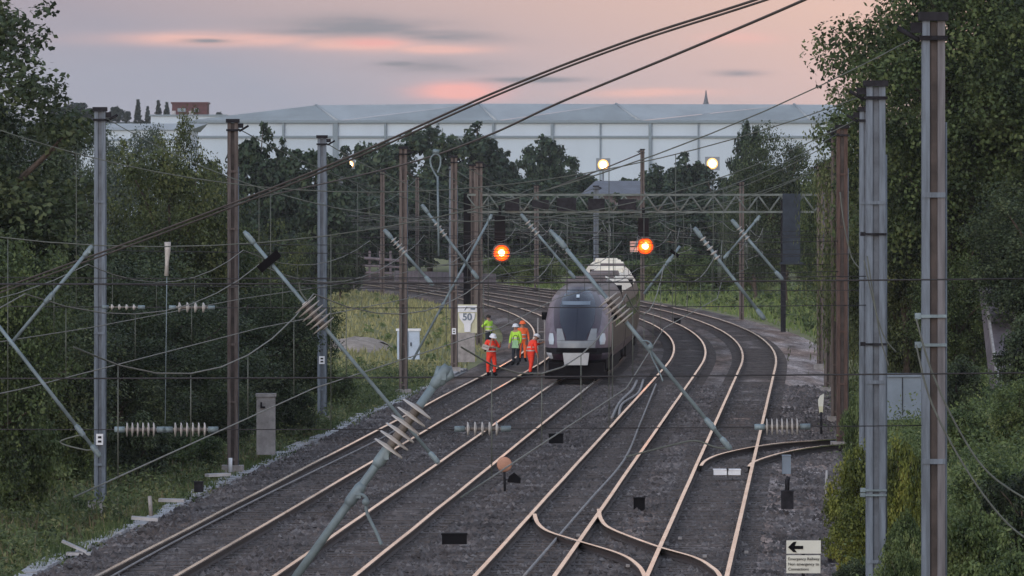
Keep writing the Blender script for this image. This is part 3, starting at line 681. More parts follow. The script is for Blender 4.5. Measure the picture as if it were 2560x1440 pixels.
    up = (V(J['top']) - V(J['head'])).normalized()
    def child(mb, name, mt):
        me = bpy.data.meshes.new(name); me.from_pydata(mb.v, [], mb.f); me.materials.append(mt); me.polygons.foreach_set('use_smooth', [True] * len(me.polygons)); q = bpy.data.objects.new(name, me); C.objects.link(q); q.parent = root; return q
    rot = V((0, 0, 1)).rotation_difference(up).to_matrix()
    if hat:
        mb = MB(); mb.lathe((0, 0, 0), [(.155, -.02), (.15, .0), (.128, .005), (.125, .05), (.10, .10), (.05, .125), (0, .13)], 16)
        mb.v = [tuple(hd + rot @ V((x, y * 1.12 + .01, z)) * scale) for x, y, z in mb.v]; child(mb, 'helmet', hat)
    else:
        mb = MB(); mb.lathe((0, 0, 0), [(.112, -.06), (.115, 0), (.09, .06), (0, .09)], 12); mb.v = [tuple(hd + rot @ V((x, y - .015, z)) * scale) for x, y, z in mb.v]; child(mb, 'hair', M['hair'])
    mb = MB(); hc = V(J['head']) * scale
    for sx in (-1, 1): mb.lathe((0, 0, 0), [(0, -.006), (.013, -.003), (.013, .003), (0, .006)], 8, axis='Y'); k = len(mb.v) - 32; mb.v[k:] = [tuple(hc + rot @ V((x + sx * .035, y + .096, z + .02)) * scale) for x, y, z in mb.v[k:]]
    child(mb, 'eyes', M['black'])
    mb = MB()
    for za in (.18, .55):   # reflective bands round the torso
        a = V(J['pel']).lerp(V(J['chest']), za) * scale
        prof = [(.178, -.025), (.178, .025)]; k = len(mb.v); mb.lathe(a, [(r * scale * bulk, z) for r, z in prof], 16)
    child(mb, 'reflective_bands', M['strip'])
    return root
om = [M['hi_orange'], M['hi_orange'], M['skin'], M['black'], M['hi_orange']]
person(1228, 940, 279, math.pi + .5, dict(ell=(-.36, .05, 1.17), wrl=(-.30, .22, 1.30), elr=(.36, .10, 1.18), wrr=(.16, .26, 1.22), knl=(-.16, .02, .50), anl=(-.15, 0, .09), tol=(-.2, .14, .04), knr=(.16, .02, .5), anr=(.15, 0, .09), tor=(.2, .14, .04), spine=(0, .02, 1.15), chest=(0, .06, 1.36), neck=(0, .10, 1.48), head=(0, .14, 1.58), top=(0, .17, 1.68), nose=(0, .24, 1.56)), om,
       'person in bright orange overalls and white helmet standing on the outer rail, holding a paper', scale=.99, bulk=1.16)
person(1327, 938, 280, -1.05, dict(pel=(0, -.02, .95), spine=(0, .03, 1.16), chest=(0, .12, 1.34), neck=(0, .20, 1.45), head=(0, .26, 1.54), top=(0, .31, 1.64), nose=(0, .36, 1.50), shl=(-.19, .14, 1.38), ell=(-.24, .36, 1.24), wrl=(-.18, .60, 1.32), shr=(.19, .12, 1.38), elr=(.27, .08, 1.10), wrr=(.26, .16, .88), knl=(-.10, .08, .5), anl=(-.09, 0, .09), tol=(-.09, .15, .04), knr=(.1, -.02, .5), anr=(.1, -.1, .09), tor=(.1, .05, .04)), om,
       'person in bright orange overalls and white helmet leaning an arm toward the train front', scale=.99, bulk=1.16)
person(1290, 914, 294, 2.6, {}, [M['hi_yellow'], M['navy'], M['skin'], M['black'], M['hi_yellow']], 'person in yellow-green top and dark trousers beside the amber-jacketed one', hat=M['helmet'], scale=1.0)
person(1306, 905, 298.5, -2.9, dict(chest=(0, .02, 1.40), elr=(.30, -.02, 1.15), wrr=(.36, .10, .95)), [M['hi_amber'], M['hi_amber'], M['skin'], M['black'], M['hi_amber']], 'person in amber orange jacket standing behind the yellow-green one, nearest the rails', hat=M['hi_amber'], scale=1.0)
person(1222, 880, 322, .9, dict(ell=(-.34, .12, 1.2), wrl=(-.12, .30, 1.25), elr=(.34, .12, 1.2), wrr=(.12, .3, 1.25)), [M['hi_yellow'], M['navy'], M['skin'], M['black'], M['hi_yellow']], 'bareheaded person in yellow-green vest half hidden behind the left orange worker', hat=None, scale=1.0)
t = thing('paper_sheet', P(1214, 868, 278.6), 'pale paper sheet held by the left orange worker', 'paper')
mb = MB(); a = P(1214, 868, 278.6); mb.box(a, (.30, .012, .20), 0, ry=.35, rz=.2); mb.build('sheet', M['strip'], t)
mb = MB(); mb.box(a + V((0, -.012, 0)), (.2, .004, .012), 0, ry=.35, rz=.2); mb.build('print', M['dark'], t)
t = thing('kit_bag', P(1290, 872, 292), 'pale green kit bag carried at the hip of the yellow-green person', 'bag')
mb = MB(); c = P(1288, 860, 293.2); mb.box(c, (.30, .16, .34), 0, taper=.7); mb.build('bag_body', M['hi_mint'], t)
mb = MB(); mb.tube(smooth_pts([c + V((-.1, 0, .15)), c + V((-.05, 0, .35)), c + V((.08, 0, .35)), c + V((.1, 0, .15))], 5), .015, 6); mb.build('handle', M['navy'], t)
# railing between worker and train
t = thing('lineside_railing', P(1352, 936, 283), 'pale upright railing bars between the right orange worker and the train', 'railing')
mb = MB()
for px, y0, y1 in ((1345, 795, 938), (1362, 800, 936)): mb.rod(P(px, y0, 283), P(px, y1, 283), .035, 8)
mb.build('post', M['concrete'], t); mb = MB(); mb.rod(P(1345, 830, 283), P(1362, 830, 283), .025, 6); mb.rod(P(1345, 850, 283), P(1362, 850, 283), .025, 6); mb.build('cross_bar', M['concrete'], t)

# ------------------------------------------------------------------ signal gantry and signals
GD = 391.0
gan = thing('signal_gantry', P(1958, 840, GD), 'lattice signal gantry spanning the tracks behind the train', 'signal gantry')
mb = MB(); xa, xb = 1168, 2062
for dy in (-.45, .45):
    for y in (487, 530):
        q0, q1 = P(xa, y, GD), P(xb, y, GD); c = (q0 + q1) / 2; mb.box(c + V((0, dy, 0)), (q1.x - q0.x, .09, .12))
k = xa
while k < xb - 30:
    a0, a1, b0, b1 = P(k, 489, GD), P(k + 56, 489, GD), P(k, 528, GD), P(k + 56, 528, GD)
    for dy in (-.45, .45):
        o = V((0, dy, 0)); mb.rod(a0 + o, (b0 + b1) / 2 + o, .045, 6); mb.rod(a1 + o, (b0 + b1) / 2 + o, .045, 6)
    k += 56
mb.build('truss', mat('truss_steel', (.125, .15, .145), .85), gan)
for a_, b_ in ((1262, 1298), (1330, 1372), (1392, 1440), (1470, 1512), (1545, 1590)):
    mb = MB(); q0, q1 = P(a_, 511, GD - .6), P(b_, 511, GD - .6); c = (q0 + q1) / 2; mb.box(c, (q1.x - q0.x, .08, R.uniform(.5, .75))); mb.build('backing_panel', M['dark'], gan)
mb = MB(); q = P(1168, 510, GD); mb.box((q.x, GD, 3.6), (.42, .5, 8.0)); mb.build('leg', M['black'], gan)
mb = MB(); q = P(1958, 510, GD); mb.box((q.x, GD, 3.4), (.28, .4, 7.6)); mb.build('leg', M['dark'], gan)
mb = MB(); a, b = P(1978, 484, GD - .3), P(1978, 655, GD - .3); mb.box(((a.x), GD - .3, (a.z + b.z) / 2), (1.0, .7, a.z - b.z)); mb.box((a.x, GD - .3, b.z - .06), (1.35, .9, .1)); mb.build('equipment_box', mat('slate_blue_box', (.030, .040, .056), .8, spec=.2), gan)
def signal(px, py, head_top, label, side):
    D = GD - .9; c = P(px, py, D); root = thing('colour_light_signal', c, label, 'signal', 'amber signals hung from the gantry')
    zt = P(px, head_top, D).z
    mb = MB(); mb.box((c.x - .1, D + .14, (zt + c.z - .5) / 2), (.62, .22, zt - c.z + .5)); mb.box((c.x - .1, D + .2, zt + .25), (.16, .12, .7)); mb.build('housing', M['black'], root)
    mb = MB(); mb.lathe((c.x, D, c.z), [(.56, .02), (.56, -.02), (0, -.02)], 28, axis='Y'); mb.build('glow_backboard', M['steel_brown'], root)  # board added to catch orange glow round the lens
    mb = MB(); mb.lathe((c.x, D - .02, c.z), [(.36, -.05), (.30, -.11), (.19, -.15)], 20, axis='Y'); mb.build('lens', M['amber_glow'], root)  # emissive ring widened past the bulb to imitate lamp glow
    mb = MB(); mb.lathe((c.x, D, c.z), [(.46, -.03), (.42, -.05), (.36, -.06)], 24, axis='Y'); mb.build('outer_glow', M['amber_outer_glow'], root)  # dim emissive ring, glow painted around the lens
    mb = MB(); mb.lathe((c.x, D - .02, c.z), [(.19, -.15), (.11, -.20), (0, -.21)], 20, axis='Y'); mb.build('bulb', M['amber_core'], root)
    mb = MB(); n = 9; vs = []
    for j in range(n):
        t = math.pi * j / (n - 1); vs += [(c.x + .42 * math.cos(t), D - .02, c.z + .42 * math.sin(t)), (c.x + .42 * math.cos(t), D - .32, c.z + .42 * math.sin(t))]
    mb.add(vs, [(2 * j, 2 * j + 1, 2 * j + 3, 2 * j + 2) for j in range(n - 1)]); mb.build('hood', M['black'], root)
    return root
signal(1254, 632, 540, 'left amber signal lit under a tall black housing', 0)
s2 = signal(1613, 615, 545, 'right amber signal lit beside two small white plates', 1)
mb = MB()
for py in (609, 624): q = P(1585, py, GD - 1); mb.box(q, (.46, .06, .27))
mb.build('route_plate', M['lid'], s2)
for px, py in ((1254, 632), (1613, 615)):
    l = bpy.data.lights.new('signal_glow', 'POINT'); l.energy = 16; l.color = (1, .20, .012); l.shadow_soft_size = .2  # added point light that tints board and housing orange
    o = bpy.data.objects.new('signal_glow', l); o.location = P(px, py, GD - 1.6); C.objects.link(o)

# ------------------------------------------------------------------ trackside furniture
def block(name, px, y0, y1, wpx, D, m, label, cat, group=None, depth=.5, lid=None, extra=None):
    a, b = P(px, y0, D), P(px, y1, D); w = wpx / F * D; root = thing(name, b, label, cat, group)
    mb = MB(); mb.box((a.x, D, (a.z + b.z) / 2), (w, depth, a.z - b.z)); mb.build('body', m, root)
    if lid: mb = MB(); mb.box((a.x, D, a.z + .03), (w * 1.1, depth * 1.15, .09)); mb.build('lid', lid, root)
    return root
t = block('location_cabinet', 1021, 826, 898, 56, 305, M['pale_blue'], 'pale blue lineside cabinet with white lid behind the brown mast', 'cabinet', depth=.7, lid=M['white'])
mb = MB(); c = P(1021, 860, 305); mb.box((c.x, 304.63, c.z), (.02, .03, 1.1)); mb.build('door_seam', M['cab_blue'], t)
mb = MB(); mb.box((c.x + .12, 304.62, c.z), (.05, .04, .16)); mb.build('handle', M['dark'], t)
t = block('concrete_post', 665, 990, 1136, 46, 190.5, M['concrete'], 'upright pale concrete post by the cable trough', 'post', depth=.5, lid=M['concrete'])
mb = MB(); c = P(654, 1012, 190.5); mb.box((c.x, 190.23, c.z), (.05, .03, .16)); mb.box((c.x + .05, 190.23, c.z - .06), (.12, .03, .05)); mb.build('emblem', M['dark'], t)
# speed board
D = 299
sb = thing('speed_board', P(1168, 905, D), 'pale speed restriction board reading 50 on a grey concrete base', 'sign')
mb = MB(); a, b = P(1165, 832, D), P(1165, 905, D); mb.box((a.x, D, (a.z + b.z) / 2), (.78, .6, a.z - b.z)); mb.build('base', M['concrete'], sb)
mb = MB(); c = P(1168, 797, D); mb.box((c.x, D + .06, c.z), (.86, .05, 1.25)); mb.build('backing_board', M['yellow_cream'], sb)
mb = MB(); c = P(1168, 772, D); mb.box((c.x, D, c.z), (.84, .04, .29)); pl = mb.build('upper_plate', M['white'], sb)
mb = MB(); y = D - .03; mb.prism([P(1160, 776, y), P(1163, 776, y), P(1169, 767, y), P(1166, 767, y)], (0, -.01, 0)); mb.prism([P(1176, 771, y), P(1186, 769, y), P(1189, 772, y), P(1186, 775, y), P(1176, 774, y)], (0, -.01, 0)); mb.build('marking', M['cab_blue'], pl, fix=True)
mb = MB(); mb.prism([P(1147, 783, D), P(1188, 783, D), P(1186, 796, D), P(1177, 811, D), P(1176, 830, D), P(1161, 830, D), P(1160, 811, D), P(1149, 796, D)], (0, -.04, 0)); pl = mb.build('number_plate', M['white'], sb, fix=True)
def text(s, c, size, m, parent, name, depth=.01, align='CENTER', bold=0.0):
    cu = bpy.data.curves.new(name, 'FONT'); cu.body = s; cu.size = size; cu.align_x = align; cu.align_y = 'CENTER'; cu.extrude = depth / 2; cu.offset = size * bold
    tmp = bpy.data.objects.new('tmp_text', cu); C.objects.link(tmp); dg = bpy.context.evaluated_depsgraph_get(); dg.update()
    me = bpy.data.meshes.new_from_object(tmp.evaluated_get(dg)); bpy.data.objects.remove(tmp)
    me.transform(Matrix.Rotation(math.pi / 2, 4, 'X')); me.materials.clear(); me.materials.append(m)
    o = bpy.data.objects.new(name, me); C.objects.link(o); o.parent = parent; o.location = V(c) - parent_loc(parent); return o
text('50', P(1168, 793, D - .06), .42, M['cab_blue'], pl, 'numerals', bold=.03)
# arrow sign at the bottom right
D = 121.5
sg = thing('direction_sign', P(2010, 1490, D), 'cream sign with a black left arrow above three lines of lettering', 'sign')
mb = MB(); mb.rod(P(2008, 1500, D + .06), P(2008, 1360, D + .06), .03, 8); mb.build('post', M['dark'], sg)
def plate(px0, px1, y0, y1, name):
    a, b = P(px0, y0, D), P(px1, y1, D); mb = MB(); c = (a + b) / 2; mb.box(c, (b.x - a.x, .03, a.z - b.z)); return mb.build(name, M['cream'], sg)
p1_ = plate(1966, 2052, 1351, 1384, 'arrow_plate'); p2_ = plate(1966, 2051, 1388, 1433, 'text_plate')
y = D - .02
mb = MB(); mb.prism([P(px, py, y) for px, py in ((1970, 1368), (1983, 1355), (1991, 1354), (1987, 1364.5), (2008, 1364.5), (2008, 1372.5), (1986, 1372.5), (1992, 1381), (1983, 1380))], (0, -.008, 0)); mb.build('arrow', M['black'], p1_, fix=True)
for s, py in (('Emergency Railway', 1397.5), ('Non emergency to', 1410.5), ('Connections', 1423)):
    text(s, P(1970, py, D - .025), .072, M['dark'], p2_, 'lettering', .006, 'LEFT')
# ground signals and small boxes
D = 166
t = thing('ground_signal', P(1262, 1226, D), 'ground signal with a round amber disc beside the second track', 'signal')
mb = MB(); mb.rod(P(1262, 1228, D), P(1261, 1165, D), .03, 8); mb.build('post', M['dark'], t)
mb = MB(); c = P(1261, 1161, D - .05); mb.lathe((c.x, c.y, c.z), [(.18, .03), (.185, -.03), (.15, -.045), (0, -.045)], 20, axis='Y'); mb.build('disc', M['clay'], t, fix=True)
mb = MB(); mb.prism([P(1268, 1206, D - .1), P(1272, 1192, D - .1), P(1285, 1182, D - .1), P(1302, 1196, D - .1), P(1301, 1208, D - .1)], (0, .35, 0)); mb.build('hood_box', M['black'], t, fix=True)
bl = [('trackside_box', 1693, 795, 826, 17, 410, 'small black box on the third track beyond the train', M['black']),
      ('trackside_box', 1598, 1246, 1276, 28, 160.5, 'black box standing between the third and fourth tracks', M['black']),
      ('trackside_box', 1968, 1229, 1272, 30, 158, 'dark box with an upright stick, right of the fourth track', M['dark']),
      ('trackside_box', 1966, 1140, 1184, 21, 180, 'grey bucket-shaped box by the siding turnout', M['cab_blue']),
      ('trackside_box', 497, 1206, 1230, 22, 168, 'dark box lying beside the cable trough', M['dark']),
      ('trackside_box', 1136, 1336, 1360, 62, 140, 'long low black box between the second and third tracks', M['black']),
      ('trackside_box', 1390, 1086, 1108, 36, 201, 'low black box in the middle of the ballast', M['black']),
      ('point_machine', 1802, 1175, 1187, 36, 176.5, 'white capped point machine between the rails of the siding turnout', M['white']),
      ('point_machine', 1834, 1175, 1187, 34, 176.5, 'second white capped point machine, the right one of the pair', M['white']),
      ('trackside_box', 2084, 1392, 1406, 28, 133, 'flat dark box right of the cream sign', M['dark'])]
for nm, px, y0, y1, w, D, lb, m in bl:
    t = block(nm, px, y0, y1, w, D, m, lb, 'box', depth=.35)
    c = P(px, y0, D); ww = w / F * D
    mb = MB(); mb.box((c.x, D, c.z + .012), (ww * 1.06, .38, .03)); mb.build('lid', m, t)
    if 'stick' in lb: mb = MB(); mb.tube([c, c + V((.0, 0, .25)), P(1971, 1192, D)], [.05, .06, .045], 6); mb.build('stick', M['dark'], t)
D = 206
t = thing('marker_post', P(2052, 1080, D), 'short post with a pinkish cream marker head beside the gravel edge', 'post')
mb = MB(); mb.rod(P(2053, 1085, D), P(2053, 1030, D), .035, 8); mb.build('post', M['dark'], t)
mb = MB(); mb.prism([P(2046, 1016, D), P(2058, 1016, D), P(2060, 984, D), P(2050, 990, D), P(2045, 1000, D)], (0, .08, 0)); mb.build('head', M['cream'], t, fix=True)
mb = MB(); mb.prism([P(2048, 1032, D), P(2057, 1032, D), P(2058, 1016, D), P(2047, 1016, D)], (0, .08, 0)); mb.build('lower_head', M['yellow_cream'], t, fix=True)
D = 160
t = thing('marker_post', P(2066, 1245, D), 'thin pale grey stake at the edge of the yellowish bush', 'post')
mb = MB(); mb.rod(P(2064, 1245, D), P(2067, 1176, D), .03, 6); mb.build('stake', M['lid'], t)
D = 178
t = thing('marker_post', P(575, 1175, D), 'tiny white capped stake beside the brown mast foot', 'post')
mb = MB(); mb.rod(P(576, 1180, D), P(576, 1145, D), .05, 8); mb.build('stake', M['white'], t)
D = 140
t = thing('loose_lid', P(190, 1385, D), 'pale broken trough lid tipped up beside the trough, lower left', 'concrete lid')
mb = MB(); c = P(186, 1366, D); mb.box(c, (.55, .35, .05), 0, ry=.42); mb.build('tipped_slab', M['lid'], t); mb = MB(); c = P(197, 1384, D); mb.box(c, (.5, .4, .06)); mb.build('flat_slab', M['lid'], t)
for px, py, D, lb in ((430, 1254, 155, 'flat grey slab lying on the ballast left of the left track'), (362, 1300, 149, 'grey slab tilted at the foot of the thin stake'), (545, 1190, 172, 'thin grey slab lying by the dark box')):
    t = thing('loose_lid', P(px, py, D), lb, 'concrete lid', 'slabs off the cable trough'); mb = MB(); mb.box(P(px, py, D) + V((0, 0, .03)), (.58, .4, .07), 0, rz=R.uniform(-.4, .4), ry=R.uniform(-.1, .1)); mb.build('slab', M['lid'], t)
D = 148
t = thing('marker_post', P(375, 1292, D), 'thin grey stake in the trough beside a tilted slab', 'post'); mb = MB(); mb.rod(P(378, 1290, D), P(374, 1240, D), .045, 6); mb.build('stake', M['concrete'], t)
cable('ground_cable', [G(1530, 1045, -.12), G(1550, 1005, -.1), G(1580, 975, -.1), G(1592, 952, -.1)], .05, M['concrete'], 'left one of two grey cables snaking on the ballast', 'cables on the ballast')
cable('ground_cable', [G(1548, 1038, -.12), G(1556, 1010, -.1), G(1596, 982, -.1), G(1608, 950, -.1)], .05, M['concrete'], 'right one of two grey cables snaking on the ballast', 'cables on the ballast')
cable('ground_cable', [G(60, 1570, -.1), G(330, 1412, -.1), G(560, 1290, -.1), G(760, 1190, -.1), G(960, 1092, -.1), G(1010, 1058, -.1)], .022, M['concrete'], 'thin pale cable lying between the rails of the leftmost track')
cable('ground_cable', [G(1310, 1440, -.08), G(1470, 1255, -.08), G(1560, 1150, -.08), G(1600, 1060, -.08), G(1640, 960, -.08)], .03, M['concrete'], 'straight grey cable lying across the third track')
# relay cabinet and retaining wall on the right bank
D = 200
t = block('relay_cabinet', 2254, 940, 1048, 110, D, M['cab_blue'], 'wide blue grey cabinet between the two biggest masts', 'cabinet', depth=.8, lid=M['cab_blue'])
mb = MB(); c = P(2254, 990, D); mb.box((c.x, D - .42, c.z), (.02, .03, 1.1)); mb.build('door_seam', M['dark'], t)
D = 196
t = thing('sloping_ramp', P(2530, 935, D), 'sloping mauve grey paved ramp with two pale edge strips at the right edge', 'ramp')
mb = MB(); mb.prism([P(2464, 722, D + 14), P(2640, 714, D + 14), P(2660, 960, D), P(2494, 985, D)], (0, 3, 0)); mb.build('paving', M['mauve_conc'], t, fix=True)
mb = MB(); mb.prism([P(2463, 765, D + 10.6), P(2468, 765, D + 10.6), P(2496, 950, D - .4), P(2490, 950, D - .4)], (0, -.3, .1)); mb.build('edge_strip', M['concrete'], t, fix=True)
mb = MB(); mb.prism([P(2511, 720, D + 13.3), P(2516, 720, D + 13.3), P(2541, 805, D + 7.8), P(2535, 805, D + 7.8)], (0, -.3, .1)); mb.build('edge_strip', M['concrete'], t, fix=True)

# ------------------------------------------------------------------ buildings
BD = 1000.0
wh = thing('warehouse', P(1300, 700, BD), 'huge pale warehouse with grey hipped roof bays across the background', 'warehouse')
mb = MB(); a, b = P(452, 304, BD), P(2140, 304, BD); zb = -.5; mb.box(((a.x + b.x) / 2, BD + 40, (a.z + zb) / 2), (b.x - a.x, 80, a.z - zb)); mb.build('wall', M['clad'], wh)
def RP(px, py, back=0): return P(px, py, BD + back)
roofs = []
bays = [(452, 790, 845, 263), (845, 1196, 1242, 259), (1242, 1540, 1600, 260), (1600, 1985, 2030, 261), (2030, 2100, 2150, 262)]
mbA, mbB, mbC = MB(), MB(), MB()
zA = lambda py: H - (py - YH) / F * BD
for x0, xp, x1, yp in bays:
    e0, e1 = RP(x0, 303), RP(x1, 303); ap = RP(xp, yp); ap = V((ap.x * (BD + 22) / BD, BD + 22, H + (ap.z - H) * (BD + 22) / BD))
    mbA.poly([e0, e1, ap]); bk0, bk1 = e0 + V((0, 60, 0)), e1 + V((0, 60, 0))
    pr = ap + V((-(xp - x0) / F * BD * .02, 0, 0))
    mbB.poly([e0, ap, bk0]); mbB.poly([ap, bk1, bk0]); mbB.poly([e1, bk1, ap])
    mbC = MB(); mbC.rod(e1, ap, .22, 5); mbC.build('ridge_capping', M['roof_b'], wh)
q0, q1 = None, None
prev = None
for x0, xp, x1, yp in bays:      # pale slopes closing the valleys between bays
    ap = RP(xp, yp); ap = V((ap.x * (BD + 22) / BD, BD + 22, H + (ap.z - H) * (BD + 22) / BD))
    if prev: mbB.poly([prev[0], prev[1], ap])
    prev = (ap, RP(x1, 303) + V((0, .6, .1)))
mbA.build('roof_slope', M['roof_a'], wh); mbB.build('roof', M['roof_b'], wh)
mb = MB(); c = (P(452, 304, BD - .3) + P(2140, 304, BD - .3)) / 2; mb.box(c, (P(2140, 0, BD).x - P(452, 0, BD).x + .5, .5, .38)); mb.build('eaves_gutter', M['clad_trim'], wh)
mb = MB(); c = (P(470, 342, BD - .2) + P(2140, 342, BD - .2)) / 2; mb.box(c, (P(2140, 0, BD).x - P(470, 0, BD).x, .3, .30)); mb.build('cladding_rail', M['clad_trim'], wh)
for px, w in ((708, .3), (838, .75), (963, .3), (1093, .25), (1233, .35), (1380, .4), (1625, .42), (1863, .95), (1500, .12), (1745, .12)):
    mb = MB(); q = P(px, 304, BD - .25); mb.box((q.x, BD - .25, (q.z - .2) / 2), (w, .4, q.z - .2)); mb.build('downpipe', M['clad_trim'], wh)
# left lower shed
t = thing('storage_shed', P(330, 700, 930), 'low pale shed left of the warehouse behind the trees', 'shed'); DD = 930
mb = MB(); a, b = P(176, 325, DD), P(470, 325, DD); mb.box(((a.x + b.x) / 2, DD + 15, (a.z - .5) / 2), (b.x - a.x, 30, a.z + .5)); mb.build('wall', M['clad'], t)
mb = MB(); z1 = P(0, 309, DD + 14).z; z0 = a.z
mb.prism([(a.x - .3, DD - .4, z0), (a.x + 1.5, DD + 14, z1), (a.x - .3, DD + 30, z0)], (b.x - a.x + .6, 0, 0)); mb.build('roof', M['roof_b'], t, fix=True)
mb = MB(); mb.box(((a.x + b.x) / 2, DD - .1, P(0, 350, DD).z), (b.x - a.x, .25, .3)); mb.build('cladding_rail', M['clad_trim'], t)
t = thing('white_block', P(465, 306, 1150), 'small white flat-roofed block behind the left end of the warehouse', 'building'); DD = 1150
mb = MB(); a, b = P(377, 290, DD), P(562, 290, DD); mb.box(((a.x + b.x) / 2, DD + 8, a.z / 2), (b.x - a.x, 16, a.z)); mb.build('wall', M['clad'], t)
mb = MB(); mb.box(((a.x + b.x) / 2, DD + 8, a.z + .12), (b.x - a.x + .6, 16.6, .25)); mb.build('roof_edge', M['clad_trim'], t)
mb = MB()
for px in (433, 477): q = P(px, 285, DD); mb.box((q.x, DD + 1, q.z - .1), (.7, .8, 1.3))
mb.build('chimney', M['lid'], t)
t = thing('brick_block', P(474, 300, 1500), 'dark red brick block with two pale windows on the far skyline', 'building'); DD = 1500
mb = MB(); a, b = P(430, 259, DD), P(518, 259, DD); mb.box(((a.x + b.x) / 2, DD + 5, a.z / 2), (b.x - a.x, 10, a.z)); mb.build('wall', M['brick'], t)
mb = MB(); mb.box(((a.x + b.x) / 2, DD + 5, a.z + .15), (b.x - a.x + .5, 10.5, .35)); mb.build('parapet', M['brick'], t)
for px, w in ((454, 20), (491, 11)):
    q = P(px, 275, DD); mb = MB(); mb.box((q.x, DD - .08, q.z), (w / F * DD, .3, .75)); mb.build('window', M['clad_trim'], t)
t = thing('church_spire', P(1765, 300, 1900), 'thin church spire rising behind the warehouse roof', 'spire'); q = P(1765, 226, 1900); q0 = P(1765, 262, 1900)
mb = MB(); mb.lathe((q.x, 1900, 0), [(.85, q0.z), (.55, q0.z + 1.2), (.28, q.z - 1.4), (.12, q.z)], 8, smooth=False); mb.build('spire', M['slate'], t); mb = MB(); mb.box((q.x, 1900, q0.z / 2), (2.2, 2.2, q0.z)); mb.build('tower', M['slate'], t)
t = thing('relay_hut', P(1535, 690, 700), 'grey hut with flat slate roof behind the far tracks', 'hut'); DD = 700
mb = MB(); a, b = P(1466, 487, DD), P(1612, 487, DD); mb.box(((a.x + b.x) / 2, DD + 5, a.z / 2), (b.x - a.x - .8, 9, a.z)); mb.build('wall', M['mauve_conc'], t)
mb = MB(); mb.prism([P(1452, 486, DD - .5), P(1614, 486, DD - .5), P(1604, 452, DD + 5), P(1490, 452, DD + 5)], (0, 5, 0)); mb.build('roof', M['slate'], t, fix=True)
for px in (1500, 1560): q = P(px, 520, DD); mb = MB(); mb.box((q.x, DD + .45, q.z), (1.3, .2, 1.2)); mb.build('window', M['glass'], t)
# flood lamps
for px, py, D, r, lb in ((875, 411, 760, .36, 'smallest warm lamp glowing among the trees on the left'), (1508, 412, 900, .62, 'warm lamp glowing above the grey hut'), (1781, 409, 900, .64, 'warm lamp glowing above the trees on the right')):
    c = P(px, py, D); t = thing('flood_lamp', (c.x, D, -.4), lb, 'lamp', 'warm lamps in front of the warehouse')
    mb = MB(); mb.tube([(c.x, D + .5, -.4), (c.x, D + .5, c.z + .4)], [.16, .1], 8); mb.build('post', M['steel_grey'], t)
    mb = MB(); mb.box((c.x, D + .3, c.z), (r * 3.0, .4, r * 2.8)); mb.build('lamp_housing', M['cab_blue'], t)
    mb = MB(); mb.lathe((c.x, D + .1, c.z), [(r * 1.15, 0), (r * 1.0, -.2), (r * .8, -.3)], 20, axis='Y'); mb.build('lamp_glow', M['warm_glow'], t)  # emissive orange ring imitating glow around the bulb
    mb = MB(); mb.lathe((c.x, D + .1, c.z), [(r * .8, -.3), (r * .5, -.42), (0, -.48)], 20, axis='Y'); mb.build('bulb', M['warm_core'], t)
# barrier at the far end of the field
D = 645
t = thing('trackside_barrier', P(905, 690, D), 'pale three-rail barrier along the far side of the grass field', 'barrier')
mb = MB()
for y0, y1, h in ((642, 652, .34), (661, 668, .26), (678, 684, .26)):
    mb.tube([P(815, y0, D), P(905, y0 + 3, D), P(1000, y1, D - 3)], h * .45, 6)
mb.build('rail', M['mauve_conc'], t)
mb = MB()
for px in range(820, 1005, 26): mb.box((P(px, 0, D).x, D + .2, 1.1), (.22, .22, 2.9))
mb.build('post', M['mauve_conc'], t)
mb = MB(); q0, q1 = P(985, 702, 600), P(1240, 712, 560); mb.prism([q0, q1, q1 + V((0, 0, .9)), q0 + V((0, 0, .9))], (0, .4, 0)); o = mb.build('retaining_kerb', M['mauve_conc'], None, fix=True); tag(o, 'low mauve wall behind the far right end of the field', 'wall')

# hills
mb = MB(); pts = [(-200, 306), (130, 304), (300, 305), (420, 304), (600, 310), (900, 318)]
prof = [P(x, y, 1700) for x, y in pts]; n = len(prof)
vs = [V((p.x, 1500, -1)) for p in prof] + prof + [V((p.x, 2100, p.z)) for p in prof]
mb.add(vs, [(i + r * n, i + 1 + r * n, i + 1 + (r + 1) * n, i + (r + 1) * n) for r in range(2) for i in range(n - 1)], 0, True)
structure(mb.build('hills', M['leaf_hill']))

